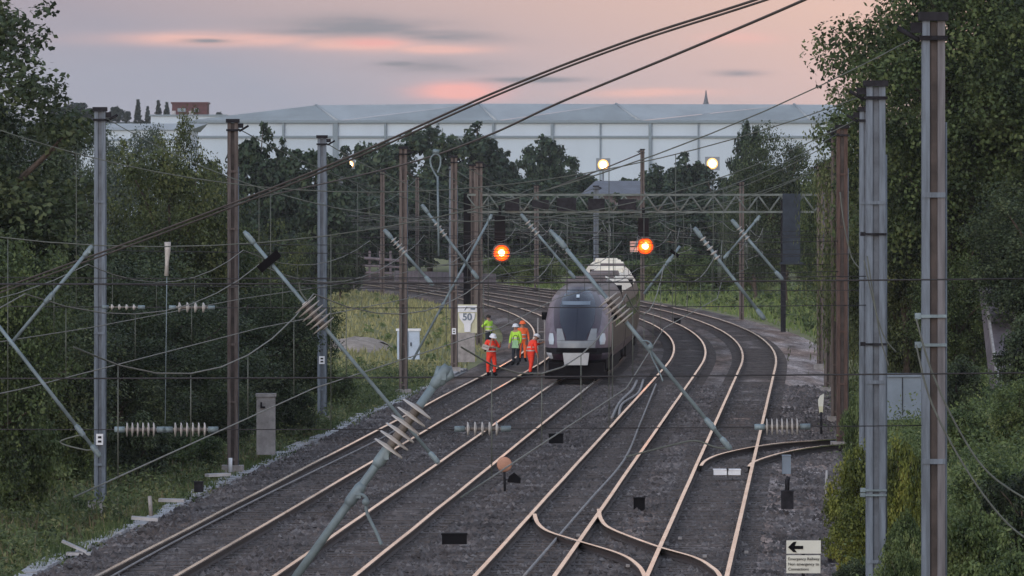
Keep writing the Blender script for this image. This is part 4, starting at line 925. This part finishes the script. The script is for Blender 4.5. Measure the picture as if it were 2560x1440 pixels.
# ------------------------------------------------------------------ trees
NG = np.random.default_rng(11)
def leaf_quads(c, nrm, s, asp=.5, down=None):
    n = len(c); r = NG.normal(size=(n, 3)); 
    if down is not None: r = down
    a = r - (r * nrm).sum(1, keepdims=True) * nrm if down is None else r
    a /= np.linalg.norm(a, axis=1, keepdims=True) + 1e-9
    b = np.cross(nrm, a); b /= np.linalg.norm(b, axis=1, keepdims=True) + 1e-9
    s = s[:, None]
    v = np.stack([c + a * s, c + b * s * asp + a * s * .1, c - a * s, c - b * s * asp + a * s * .1], 1).reshape(-1, 3)
    return v
def tree_proto(name, cat, m, h, w, ncl, per, leaf, kind='broad', base=.12, cr=None, seed=0):
    global NG
    NG = np.random.default_rng(seed + 100); rg = random.Random(seed)
    root = bpy.data.objects.new(name, None); C.objects.link(root); root['category'] = cat
    zc = h * (base + 1) / 2; rz = h * (1 - base) / 2
    lob = NG.normal(size=(14, 3)); lob /= np.linalg.norm(lob, axis=1, keepdims=True); amp = NG.uniform(-.28, .30, 14)
    d = NG.normal(size=(ncl, 3)); d /= np.linalg.norm(d, axis=1, keepdims=True)
    k = 1 + (np.clip((d @ lob.T) - .55, 0, 1) / .45 * amp[None]).sum(1)
    rad = NG.random(ncl) ** .42 * .92 * k
    cc = d * rad[:, None] * np.array([w / 2, w / 2, rz]); 
    if kind == 'conifer': 
        zt = NG.random(ncl); cc = np.stack([d[:, 0] * w / 2 * (1 - zt) * .9, d[:, 1] * w / 2 * (1 - zt) * .9, (zt - .5) * 2 * rz], 1)
    cc[:, 2] += zc
    r0 = cr or .13 * w
    cls = r0 * NG.uniform(.55, 1.25, ncl)
    if kind == 'broad' or kind == 'bush':   # thin shoots breaking the outline
        ns = max(5, ncl // 14); top = np.argsort(-cc[:, 2] - .5 * rad)[:ns]
        ex = cc[top] + np.stack([NG.normal(0, .12, ns) * w, NG.normal(0, .12, ns) * w, NG.uniform(.02, .10, ns) * h], 1) * .6
        cc = np.concatenate([cc, ex]); cls = np.concatenate([cls, np.full(ns, r0 * .4)]); 
    N = len(cc); cnt = np.maximum(6, (per * (cls / r0) ** 1.6).astype(int)); idx = np.repeat(np.arange(N), cnt)
    q = NG.normal(size=(len(idx), 3)); q /= np.linalg.norm(q, axis=1, keepdims=True)
    rr = NG.random(len(idx)) ** .45
    pos = cc[idx] + q * (rr * cls[idx])[:, None] * np.array([1.1, 1.1, .8])
    down = None
    if kind == 'droop':
        dz = NG.random(len(idx)) ** .8; pos[:, 2] -= dz * h * .22; st = NG.integers(0, 9, len(idx)); ph = (idx * 9 + st)
        jit = np.random.default_rng(seed + 5).normal(0, 1, (N * 9, 2)) * r0 * .75; pos[:, 0] = cc[idx, 0] + jit[ph, 0] + NG.normal(0, .05, len(idx)); pos[:, 1] = cc[idx, 1] + jit[ph, 1] + NG.normal(0, .05, len(idx))
        down = np.stack([NG.normal(0, .35, len(idx)), NG.normal(0, .35, len(idx)), -np.ones(len(idx))], 1)
    pos[:, 2] = np.maximum(pos[:, 2], .1)
    nr = q * .6 + NG.normal(0, .5, q.shape) + np.array([0, 0, .45]); 
    if kind == 'droop': nr = NG.normal(size=q.shape); nr[:, 2] *= .2
    nr /= np.linalg.norm(nr, axis=1, keepdims=True)
    s = leaf * NG.uniform(.55, 1.3, len(idx))
    v = leaf_quads(pos, nr, s, .66 if kind != 'droop' else .34, down)
    f = np.arange(len(v)).reshape(-1, 4)
    np_mesh('crown', v, f, m, root)
    mb = MB(); tr = .022 * h + .03
    pth = [V((0, 0, -.3)), V((rg.uniform(-.02, .02) * h, rg.uniform(-.02, .02) * h, h * .3)), V((rg.uniform(-.04, .04) * h, rg.uniform(-.04, .04) * h, h * .6)), V((rg.uniform(-.05, .05) * h, 0, h * .86))]
    mb.tube(smooth_pts(pth, 4), [tr * (1 - .85 * i / 12) for i in range(13)], 8)
    for i in range(0, N, max(1, N // (12 if kind != 'bush' else 6))):
        t = max(.12, min(.8, (cc[i][2] / h) * .7)); q0 = pth[0].lerp(pth[3], t); e = V(cc[i]); mid = q0.lerp(e, .5) + V((0, 0, .04 * h)); mb.tube([q0, mid, e], [tr * .45, tr * .28, tr * .1], 5)
    mb.build('trunk' if kind != 'bush' else 'stem', M['bark'], root)
    root['h'] = h; root['w'] = w
    return root
PR = {}
for kk, mm, sds in (('dark', 'leaf_dark', (1, 2)), ('mid', 'leaf_mid', (3, 4)), ('olive', 'leaf_olive', (5, 6)), ('pale', 'leaf_pale', (7,))):
    PR[kk] = [tree_proto('leafy_tree', 'tree', M[mm], 10, 8, 210, 260, .075, seed=s, cr=.95) for s in sds]
PR['talldark'] = [tree_proto('leafy_tree', 'tree', M['leaf_dark'], 12, 5.5, 150, 260, .08, seed=21, cr=.85)]
PR['tall'] = [tree_proto('leafy_tree', 'tree', M['leaf_mid'], 18, 10, 360, 300, .085, seed=s, cr=1.05) for s in (22, 23)]
PR['far'] = [tree_proto('leafy_tree', 'tree', M['leaf_far'], 14, 10, 120, 130, .30, seed=s) for s in (8, 9, 10)]
PR['droop'] = [tree_proto('willow_tree', 'tree', M['leaf_olive'], 10, 8, 160, 420, .08, 'droop', seed=12)]
PR['bush'] = [tree_proto('leafy_shrub', 'shrub', M['leaf_bank'], 2.4, 3, 70, 240, .055, 'bush', .02, seed=s) for s in (14, 15)]
PR['ybush'] = [tree_proto('leafy_shrub', 'shrub', M['leaf_yellow'], 2.4, 3, 70, 240, .05, 'bush', .02, seed=16)]
PR['dbush'] = [tree_proto('leafy_shrub', 'shrub', M['leaf_dark'], 2.4, 3, 70, 220, .06, 'bush', .02, seed=17)]
PR['hill'] = [tree_proto('hill_tree', 'tree', M['leaf_hill'], 12, 9, 90, 110, .4, seed=18)]
PR['conifer'] = [tree_proto('conifer_tree', 'tree', M['leaf_hill'], 14, 5, 160, 60, .32, 'conifer', .02, cr=.6, seed=19)]
USED = {}
def tree(kind, px, top, D, wpx, label, group=None, zg=None):
    ps = PR[kind]; k = USED.get(kind, 0); USED[kind] = k + 1; p = ps[k % len(ps)]
    x = (px - 1280) / F * D; z = ground_z(x, D) if zg is None else zg; h = H - (top - YH) / F * D - z
    sc = (wpx / F * D / p['w'], wpx / F * D / p['w'], h / p['h'] / 1.03); rz = k * 2.4
    if k < len(ps): p.location = (x, D, z - .05); p.rotation_euler = (0, 0, rz); p.scale = sc; p['label'] = label; r = p
    else: r = dup(p, (x, D, z - .05), rz, sc, label)
    if group: r['group'] = group
    return r
LT = [('talldark', -75, -20, 174, 600, 'tallest dark tree at the left edge with thin leafy shoots'), ('dark', -60, 260, 178, 520, 'dark tree cut by the left edge below the tallest one'),
      ('dark', 50, 235, 205, 460, 'dark tree filling the gap left of the numbered mast top'),
      ('mid', -60, 500, 150, 480, 'bright green rounded tree low at the left edge'), ('pale', 225, 322, 310, 330, 'pale grey green tree behind the numbered mast'),
      ('pale', 360, 330, 330, 240, 'smaller pale tree right of the numbered mast'), ('olive', 410, 350, 214, 420, 'large olive tree between the two left masts'),
      ('olive', 470, 338, 228, 230, 'narrow olive tree with shoots above the pale wall'), ('dark', 190, 540, 190, 520, 'dark tree behind the middle of the numbered mast'),
      ('dark', 350, 600, 203, 480, 'dark tree under the olive tree'), ('mid', 520, 500, 216, 360, 'dull green tree just left of the brown mast'),
      ('olive', 655, 555, 244, 290, 'yellowish olive tree just right of the brown mast'), ('mid', 735, 680, 238, 270, 'green tree at the right end of the left thicket'),
      ('dark', 620, 690, 208, 380, 'dark tree behind the concrete post'), ('dark', 440, 740, 192, 460, 'dark low tree above the white insulator string'),
      ('dark', 90, 730, 168, 500, 'dark low tree left of the numbered mast'), ('dark', 300, 800, 181, 420, 'dark low tree right of the numbered mast'),
      ('far', 655, 340, 520, 190, 'dark far tree right of the brown mast top'), ('far', 765, 368, 560, 240, 'dark far tree in front of the warehouse corner'),
      ('far', 530, 425, 480, 220, 'dark far tree left of the brown mast'), ('far', 850, 390, 690, 190, 'far tree left of the smallest lamp'),
      ('far', 958, 350, 740, 200, 'far tree right of the smallest lamp'), ('far', 1075, 336, 735, 240, 'far tree with broad top behind the hooked rod'),
      ('far', 1180, 332, 760, 240, 'broad far tree centred behind the mast cluster'), ('far', 1235, 366, 770, 120, 'far tree ending the central clump, at its right'),
      ('far', 1352, 358, 790, 170, 'pointed far tree standing alone before the warehouse'), ('far', 1440, 430, 800, 150, 'low far tree left of the lamp above the hut'),
      ('far', 1300, 440, 740, 200, 'low far tree below the pointed one'), ('far', 1635, 425, 790, 160, 'low far tree right of the tall dark pole'),
      ('far', 1722, 402, 780, 180, 'round far tree left of the right-hand warm lamp'), ('far', 1800, 440, 760, 180, 'low far tree under the right-hand warm lamp'),
      ('far', 1866, 325, 700, 100, 'slender far tree beside the broad downpipe'), ('dark', 1965, 314, 480, 260, 'dark tree where the warehouse meets the right wood'),
      ('dark', 1890, 395, 520, 190, 'smaller dark tree left of the right wood'), ('mid', 2090, 400, 425, 240, 'green tree behind the row of dim right masts'),
      ('tall', 2400, -420, 215, 720, 'tall leafy tree forming the left edge of the right wood'), ('olive', 2225, 130, 245, 420, 'leafy tree under the tall one behind the rusty mast'),
      ('droop', 2265, 150, 226, 400, 'drooping tree between the blue grey mast and the biggest mast'), ('tall', 2640, -420, 240, 760, 'tall green tree above the biggest mast at the right'),
      ('olive', 2540, 150, 236, 460, 'yellowish tree at the right edge below the tall one'), ('mid', 2450, 310, 226, 360, 'dense green tree right of the biggest mast'),
      ('olive', 2640, 360, 222, 380, 'yellow green tree cut by the right edge'), ('olive', 2270, 420, 218, 360, 'green tree behind the blue grey mast'),
      ('mid', 2395, 560, 214, 260, 'green tree leaning above the blue grey cabinet'), ('mid', 2215, 520, 276, 280, 'green tree behind the rusty mast'), ('dark', 2600, 450, 205, 420, 'dark tree behind the mauve ramp'),
      ('olive', 2240, 620, 235, 320, 'olive tree behind the blue grey cabinet'), ('dark', 2380, 250, 222, 420, 'dark tree deep in the right wood')]
for k in LT: tree(*k)
for px, top, w_, lb in ((1395, 405, 110, 'low far tree joining the pointed one on its right'), (1290, 400, 110, 'low far tree joining the central clump to the pointed one'), (905, 400, 120, 'low far tree between the smallest lamp and the central clump'), (700, 400, 120, 'low far tree filling behind the brown mast'), (1575, 440, 110, 'low far tree right of the hut roof')): tree('far', px, top, 765, w_, lb)
gl = 'far trees in the dark belt behind the tracks'
for px in (1485, 1535, 1590): tree('far', px, 492 + (px % 7) * 3, 655, 150, 'dark tree of the belt behind the far tracks', gl)
for i, px in enumerate(range(590, 2010, 78)):
    tree('far', px + R.randint(-25, 25), R.randint(455, 510), 690 + R.randint(-25, 60), 210, 'dark tree of the belt behind the far tracks', gl)
for i, px in enumerate(range(1240, 1990, 95)):
    tree('bush', px + R.randint(-20, 20), R.randint(615, 660), 640 - (px - 1240) * .16 + R.randint(-20, 20), 130, 'green shrub on the low bank behind the far tracks', 'shrubs behind the far tracks')
for i, px in enumerate(range(600, 860, 50)): tree('dbush', px, R.randint(590, 640), 520, 110, 'dark shrub at the back of the left thicket', 'dark shrubs back of the thicket')
for px, top, D, w, k, lb in ((40, 985, 155, 220, 'bush', 'green shrub at the left edge under the pale arm'), (150, 1010, 168, 200, 'bush', 'green shrub left of the numbered mast foot'), (340, 1040, 176, 200, 'dbush', 'dark shrub below the insulator string'),
                        (470, 1060, 186, 170, 'bush', 'green shrub left of the brown mast foot'), (720, 960, 212, 150, 'dbush', 'dark shrub right of the concrete post'), (830, 930, 240, 130, 'bush', 'green shrub right of the thicket foot'),
                        (560, 960, 200, 180, 'dbush', 'dark shrub behind the brown mast'),

                        (2150, 1090, 140, 190, 'ybush', 'yellowish bush left of the blue grey mast'), (2150, 1230, 130, 190, 'ybush', 'lower yellowish bush above the cream sign'), (2255, 1070, 130, 160, 'ybush', 'yellow green bush between the two biggest masts'),
                        (2270, 1240, 118, 130, 'bush', 'green bush low between the two biggest masts'), (2250, 1360, 112, 130, 'bush', 'green bush at the bottom between the two biggest masts'), (2420, 990, 165, 200, 'bush', 'green bush on the bank right of the biggest mast'),
                        (2550, 960, 160, 160, 'bush', 'green bush at the right edge under the ramp'), (2470, 1120, 135, 220, 'bush', 'green bush on the bank beside the slack cables'), (2560, 1180, 120, 220, 'dbush', 'dark bush at the right edge'),
                        (2420, 1260, 112, 200, 'bush', 'green bush low right of the biggest mast'), (2575, 800, 188, 190, 'dbush', 'dark bush growing in front of the mauve ramp'), (2540, 1340, 100, 220, 'bush', 'green bush in the bottom right corner'), (2135, 1400, 126, 110, 'dbush', 'dark bush right of the cream sign'),
                        (2140, 1000, 175, 90, 'bush', 'green bush behind the marker post'), (2395, 900, 190, 140, 'dbush', 'dark bush right of the biggest mast, level with the cabinet')):
    if k == 'pale': k = 'bush'
    tree(k, px, top, D, w, lb)
for px, top, w, k, lb in ((195, 251, 70, 'hill', 'rounded far hilltop tree at the left'), (235, 266, 60, 'hill', 'lower far hilltop tree right of the rounded one'), (290, 262, 34, 'hill', 'single far tree on the hill behind the numbered mast top'), (345, 247, 26, 'conifer', 'tallest dark conifer on the hill'), (369, 264, 22, 'conifer', 'short conifer between the two tall ones'),
                          (396, 249, 26, 'conifer', 'second tall conifer on the hill'), (417, 254, 26, 'conifer', 'conifer touching the brick block'), (318, 274, 24, 'hill', 'small far tree left of the tallest conifer'), (547, 277, 22, 'hill', 'small round far tree right of the brick block'), (150, 262, 60, 'hill', 'far hilltop tree nearest the left dark tree'), (265, 282, 60, 'hill', 'low far trees in a hump on the hill')):
    zg = P(px, 312, 1640).z; tree(k, px, top, 1640, w, lb, zg=zg)

# ------------------------------------------------------------------ grass
def grass(n, omin, omax, d0, d1, hmin, hmax, label, name='grass', m=None, pw=1.0, wd=.035):
    g = np.random.default_rng(n); D = d0 + (d1 - d0) * g.random(n) ** pw; off = g.uniform(omin, omax, n)
    x = off + TH * D - np.array([dev(a) for a in D]); z = np.array([ground_z(a, b) for a, b in zip(x, D)])
    pt = .5 + .5 * np.sin(x * 1.7 + np.cos(D * .23) * 3) * np.cos(D * .31 + x)
    h = g.uniform(hmin, hmax, n) * (.55 + .75 * pt); a = g.uniform(0, math.pi, n); w = g.uniform(.6, 1.5, n) * wd
    lean = g.normal(0, .25, (n, 2)) * h[:, None]
    b0 = np.stack([x - np.cos(a) * w, D - np.sin(a) * w, z - .05], 1); b1 = np.stack([x + np.cos(a) * w, D + np.sin(a) * w, z - .05], 1); tp = np.stack([x + lean[:, 0], D + lean[:, 1], z + h], 1)
    v = np.stack([b0, b1, tp], 1).reshape(-1, 3); f = np.arange(3 * n).reshape(-1, 3)
    tag(np_mesh(name, v, f, m or M['grass']), label, 'grass', kind='stuff')
grass(22000, -24, -15.7, 122, 285, .15, .5, 'tall weeds and dry grass between the trough and the left thicket')
grass(3500, -20, -15.6, 122, 240, .25, .6, 'dry tan stems among the weeds left of the trough', m=M['dry'])
grass(16000, -15.9, -15.3, 120, 290, .1, .35, 'fringe of grass creeping over the cable trough')
grass(34000, 1.0, 14, 70, 270, .2, .75, 'rough grass and weeds on the right bank', pw=.9, m=M['leaf_bank'])
grass(16000, -34, -15.6, 285, 620, .1, .45, 'short pale grass on the field behind the cabinet', wd=.07, m=M['field'])
grass(16000, 1.8, 24, 300, 620, .15, .6, 'green grass on the bank right of the curve', wd=.08, m=M['lawn'])

hz = MB(); hz.box((100, 1625, 22), (2100, 3300, 47)); hm = bpy.data.materials.new('haze_air'); hm.use_nodes = True; hn = hm.node_tree.nodes; hn.clear()
ho = hn.new('ShaderNodeOutputMaterial'); hv = hn.new('ShaderNodeVolumePrincipled'); hv.inputs['Color'].default_value = (.86, .91, 1, 1); hv.inputs['Density'].default_value = .00006; hv.inputs['Anisotropy'].default_value = 0
hm.node_tree.links.new(hv.outputs[0], ho.inputs['Volume']); o = hz.build('haze', hm); o['kind'] = 'stuff'
def weeds(n, per, omin, omax, d0, d1, hmin, hmax, leaf, label, m, seed, pw=1.0):
    global NG
    NG = np.random.default_rng(seed); g = NG
    D = d0 + (d1 - d0) * g.random(n) ** pw; off = g.uniform(omin, omax, n); x = off + TH * D - np.array([dev(a) for a in D])
    z = np.array([ground_z(a, b) for a, b in zip(x, D)]); h = g.uniform(hmin, hmax, n) * (.5 + g.random(n)); r = h * g.uniform(.4, .9, n)
    idx = np.repeat(np.arange(n), per); k = len(idx); t = g.random(k) ** .7; q = g.normal(size=(k, 3))
    pos = np.stack([x[idx] + q[:, 0] * r[idx] * .5, D[idx] + q[:, 1] * r[idx] * .5, z[idx] + t * h[idx]], 1)
    nr = g.normal(0, .6, (k, 3)) + np.array([0, -.2, .6]); nr /= np.linalg.norm(nr, axis=1, keepdims=True)
    v = leaf_quads(pos, nr, leaf * g.uniform(.5, 1.4, k), .42); f = np.arange(len(v)).reshape(-1, 4)
    tag(np_mesh('weeds', v, f, m), label, 'weeds', kind='stuff')
weeds(2900, 50, -24, -15.6, 124, 285, .25, .75, .06, 'leafy green weeds covering the verge left of the trough', M['weed'], 41)
weeds(700, 24, -15.9, -15.1, 120, 285, .08, .25, .05, 'small leafy weeds rooted along the concrete trough', M['weed'], 42)
weeds(4200, 60, 1.1, 13, 75, 260, .3, .9, .052, 'leafy weeds and brambles covering the right bank', M['leaf_bank'], 43, .8)
weeds(700, 26, 2.6, 26, 330, 620, .3, .8, .18, 'low green scrub on the flat ground right of the curve', M['leaf_bank'], 44)
weeds(160, 26, -40, -17.5, 300, 640, .2, .5, .14, 'scattered scrub clumps in the pale grass field', M['leaf_bank'], 45)
t = thing('soil_heap', P(893, 850, 345), 'low heap of pinkish brown soil in the grass field', 'soil heap')
v, f = [], []
for i in range(9):
    for j in range(25):
        rr = i / 8; a = j / 24 * 2 * math.pi; c = P(893, 0, 345); v.append((c.x + 2.1 * rr * math.cos(a) * (1 + .15 * math.sin(3 * a)), 345 + 7 * rr * math.sin(a), -.5 + .75 * (1 - rr ** 2) + R.uniform(-.06, .06)))
for i in range(8):
    for j in range(24): f.append((i * 25 + j, i * 25 + j + 1, (i + 1) * 25 + j + 1, (i + 1) * 25 + j))
mb = MB(); mb.add(v, f, 0, True); mb.build('soil', mat('pink_soil', (.30, .25, .21), .95, 0, .35, 1.2), t)
# ------------------------------------------------------------------ camera, sky, light
cam = bpy.data.cameras.new('camera'); co = bpy.data.objects.new('camera', cam); C.objects.link(co)
co.location = (0, 0, H); co.rotation_euler = (math.pi / 2, 0, 0); cam.sensor_width = 36; cam.lens = 36 * F / 2560
cam.shift_y = -(720 - YH) / 2560; cam.clip_start = 1; cam.clip_end = 8000
sc = bpy.context.scene; sc.camera = co
w = bpy.data.worlds.new('World'); sc.world = w; w.use_nodes = True; nt = w.node_tree; N = nt.nodes; L = nt.links; N.clear()
out = N.new('ShaderNodeOutputWorld'); tc = N.new('ShaderNodeTexCoord'); sx = N.new('ShaderNodeSeparateXYZ'); L.new(tc.outputs['Generated'], sx.inputs[0])
def m_(op, a, b=None, c=None, clamp=False):
    n = N.new('ShaderNodeMath'); n.operation = op; n.use_clamp = clamp
    for i, q in enumerate((a, b, c)):
        if q is None: continue
        if isinstance(q, (int, float)): n.inputs[i].default_value = q
        else: L.new(q, n.inputs[i])
    return n.outputs[0]
X, Z = sx.outputs[0], sx.outputs[2]
def mixc(f, a, b):
    n = N.new('ShaderNodeMix'); n.data_type = 'RGBA'
    if isinstance(f, (int, float)): n.inputs[0].default_value = f
    else: L.new(f, n.inputs[0])
    for i, q in ((6, a), (7, b)):
        if isinstance(q, tuple): n.inputs[i].default_value = (*q, 1)
        else: L.new(q, n.inputs[i])
    return n.outputs[2]
grey, pink, high = (.31, .315, .375), (.67, .445, .385), (.63, .435, .35)
t1 = m_('ADD', m_('MULTIPLY', X, 9), m_('MULTIPLY_ADD', Z, 21, -.02), clamp=True)
base = mixc(t1, grey, pink)
base = mixc(m_('MULTIPLY_ADD', Z, 40, -.75, True), base, mixc(t1, (.36, .27, .285), high))
# clouds: stretched noise in sky direction, gathered in a few banks
mp = N.new('ShaderNodeCombineXYZ'); L.new(m_('MULTIPLY', X, 55), mp.inputs[0]); L.new(m_('MULTIPLY', Z, 420), mp.inputs[1])
nz = N.new('ShaderNodeTexNoise'); nz.inputs['Scale'].default_value = 1.0; nz.inputs['Detail'].default_value = 5; nz.inputs['Roughness'].default_value = .55; L.new(mp.outputs[0], nz.inputs[0])
def blob(px, py, rx, ry, tilt=0.0):
    u0, v0 = (px - 1280) / F, (YH - py) / F
    du = m_('MULTIPLY_ADD', X, F / rx, -u0 * F / rx); dv = m_('MULTIPLY_ADD', Z, F / ry, -v0 * F / ry)
    if tilt: dv = m_('ADD', dv, m_('MULTIPLY', du, tilt))
    return m_('POWER', 2.718, m_('MULTIPLY', m_('ADD', m_('MULTIPLY', du, du), m_('MULTIPLY', dv, dv)), -1))
def cloud(blobs, k, noise_w=1.6):
    s = blobs[0]
    for b in blobs[1:]: s = m_('MAXIMUM', s, b)
    n = m_('MULTIPLY_ADD', nz.outputs[0], noise_w * 1.5, -.40, True)
    return m_('MULTIPLY', m_('MULTIPLY', s, n), k, clamp=True)
pk = cloud([blob(560, 98, 260, 17), blob(900, 108, 160, 20, .1), blob(1100, 122, 120, 12), blob(1850, 95, 90, 16), blob(1640, 232, 160, 11, -.2)], 1.5)
rd = cloud([blob(1150, 228, 105, 24), blob(935, 106, 70, 10)], 1.4)
gr = cloud([blob(900, 66, 200, 26), blob(1090, 88, 150, 16, .5), blob(760, 78, 120, 10), blob(520, 103, 60, 6), blob(1110, 166, 130, 16), blob(1838, 184, 60, 8), blob(1330, 200, 120, 7), blob(1000, 160, 60, 8)], 1.6, 1.4)
base = mixc(pk, base, (.68, .42, .375)); base = mixc(rd, base, (.76, .385, .35)); base = mixc(gr, base, (.25, .24, .265))
SKYK = .365
bg1 = N.new('ShaderNodeBackground'); L.new(base, bg1.inputs[0]); bg1.inputs[1].default_value = SKYK
sky = N.new('ShaderNodeTexSky'); sky.sky_type = 'NISHITA'; sky.sun_disc = False; sky.sun_elevation = math.radians(8.0); sky.sun_rotation = math.radians(205); sky.dust_density = 2.0; sky.ozone_density = 3.0
bg2 = N.new('ShaderNodeBackground'); hs = N.new('ShaderNodeHueSaturation'); hs.inputs['Saturation'].default_value = .5; L.new(sky.outputs[0], hs.inputs['Color']); L.new(hs.outputs[0], bg2.inputs[0]); bg2.inputs[1].default_value = .15
mr = N.new('ShaderNodeMapRange'); mr.inputs[1].default_value = .10; mr.inputs[2].default_value = .50; L.new(Z, mr.inputs[0])
ms = N.new('ShaderNodeMixShader'); L.new(mr.outputs[0], ms.inputs[0]); L.new(bg1.outputs[0], ms.inputs[1]); L.new(bg2.outputs[0], ms.inputs[2]); L.new(ms.outputs[0], out.inputs[0])
sl = bpy.data.lights.new('sun', 'SUN'); sl.energy = .3; sl.angle = math.radians(25); sl.color = (1, .82, .72)
so = bpy.data.objects.new('sun', sl); C.objects.link(so)
az = math.radians(205); el = math.radians(8)     # low afterglow behind the camera's shoulder
dirv = V((math.sin(az) * math.cos(el), math.cos(az) * math.cos(el), math.sin(el))); so.rotation_euler = (-dirv).to_track_quat('-Z', 'Y').to_euler()
vs_ = sc.view_settings; vs_.view_transform = 'Standard'; vs_.look = 'None'; vs_.exposure = 1.75; vs_.gamma = 1
sc.render.engine = 'CYCLES'; sc.cycles.max_bounces = 5; sc.cycles.volume_bounces = 1; sc.cycles.diffuse_bounces = 3; sc.cycles.glossy_bounces = 3; sc.cycles.transmission_bounces = 3; sc.cycles.use_denoising = True
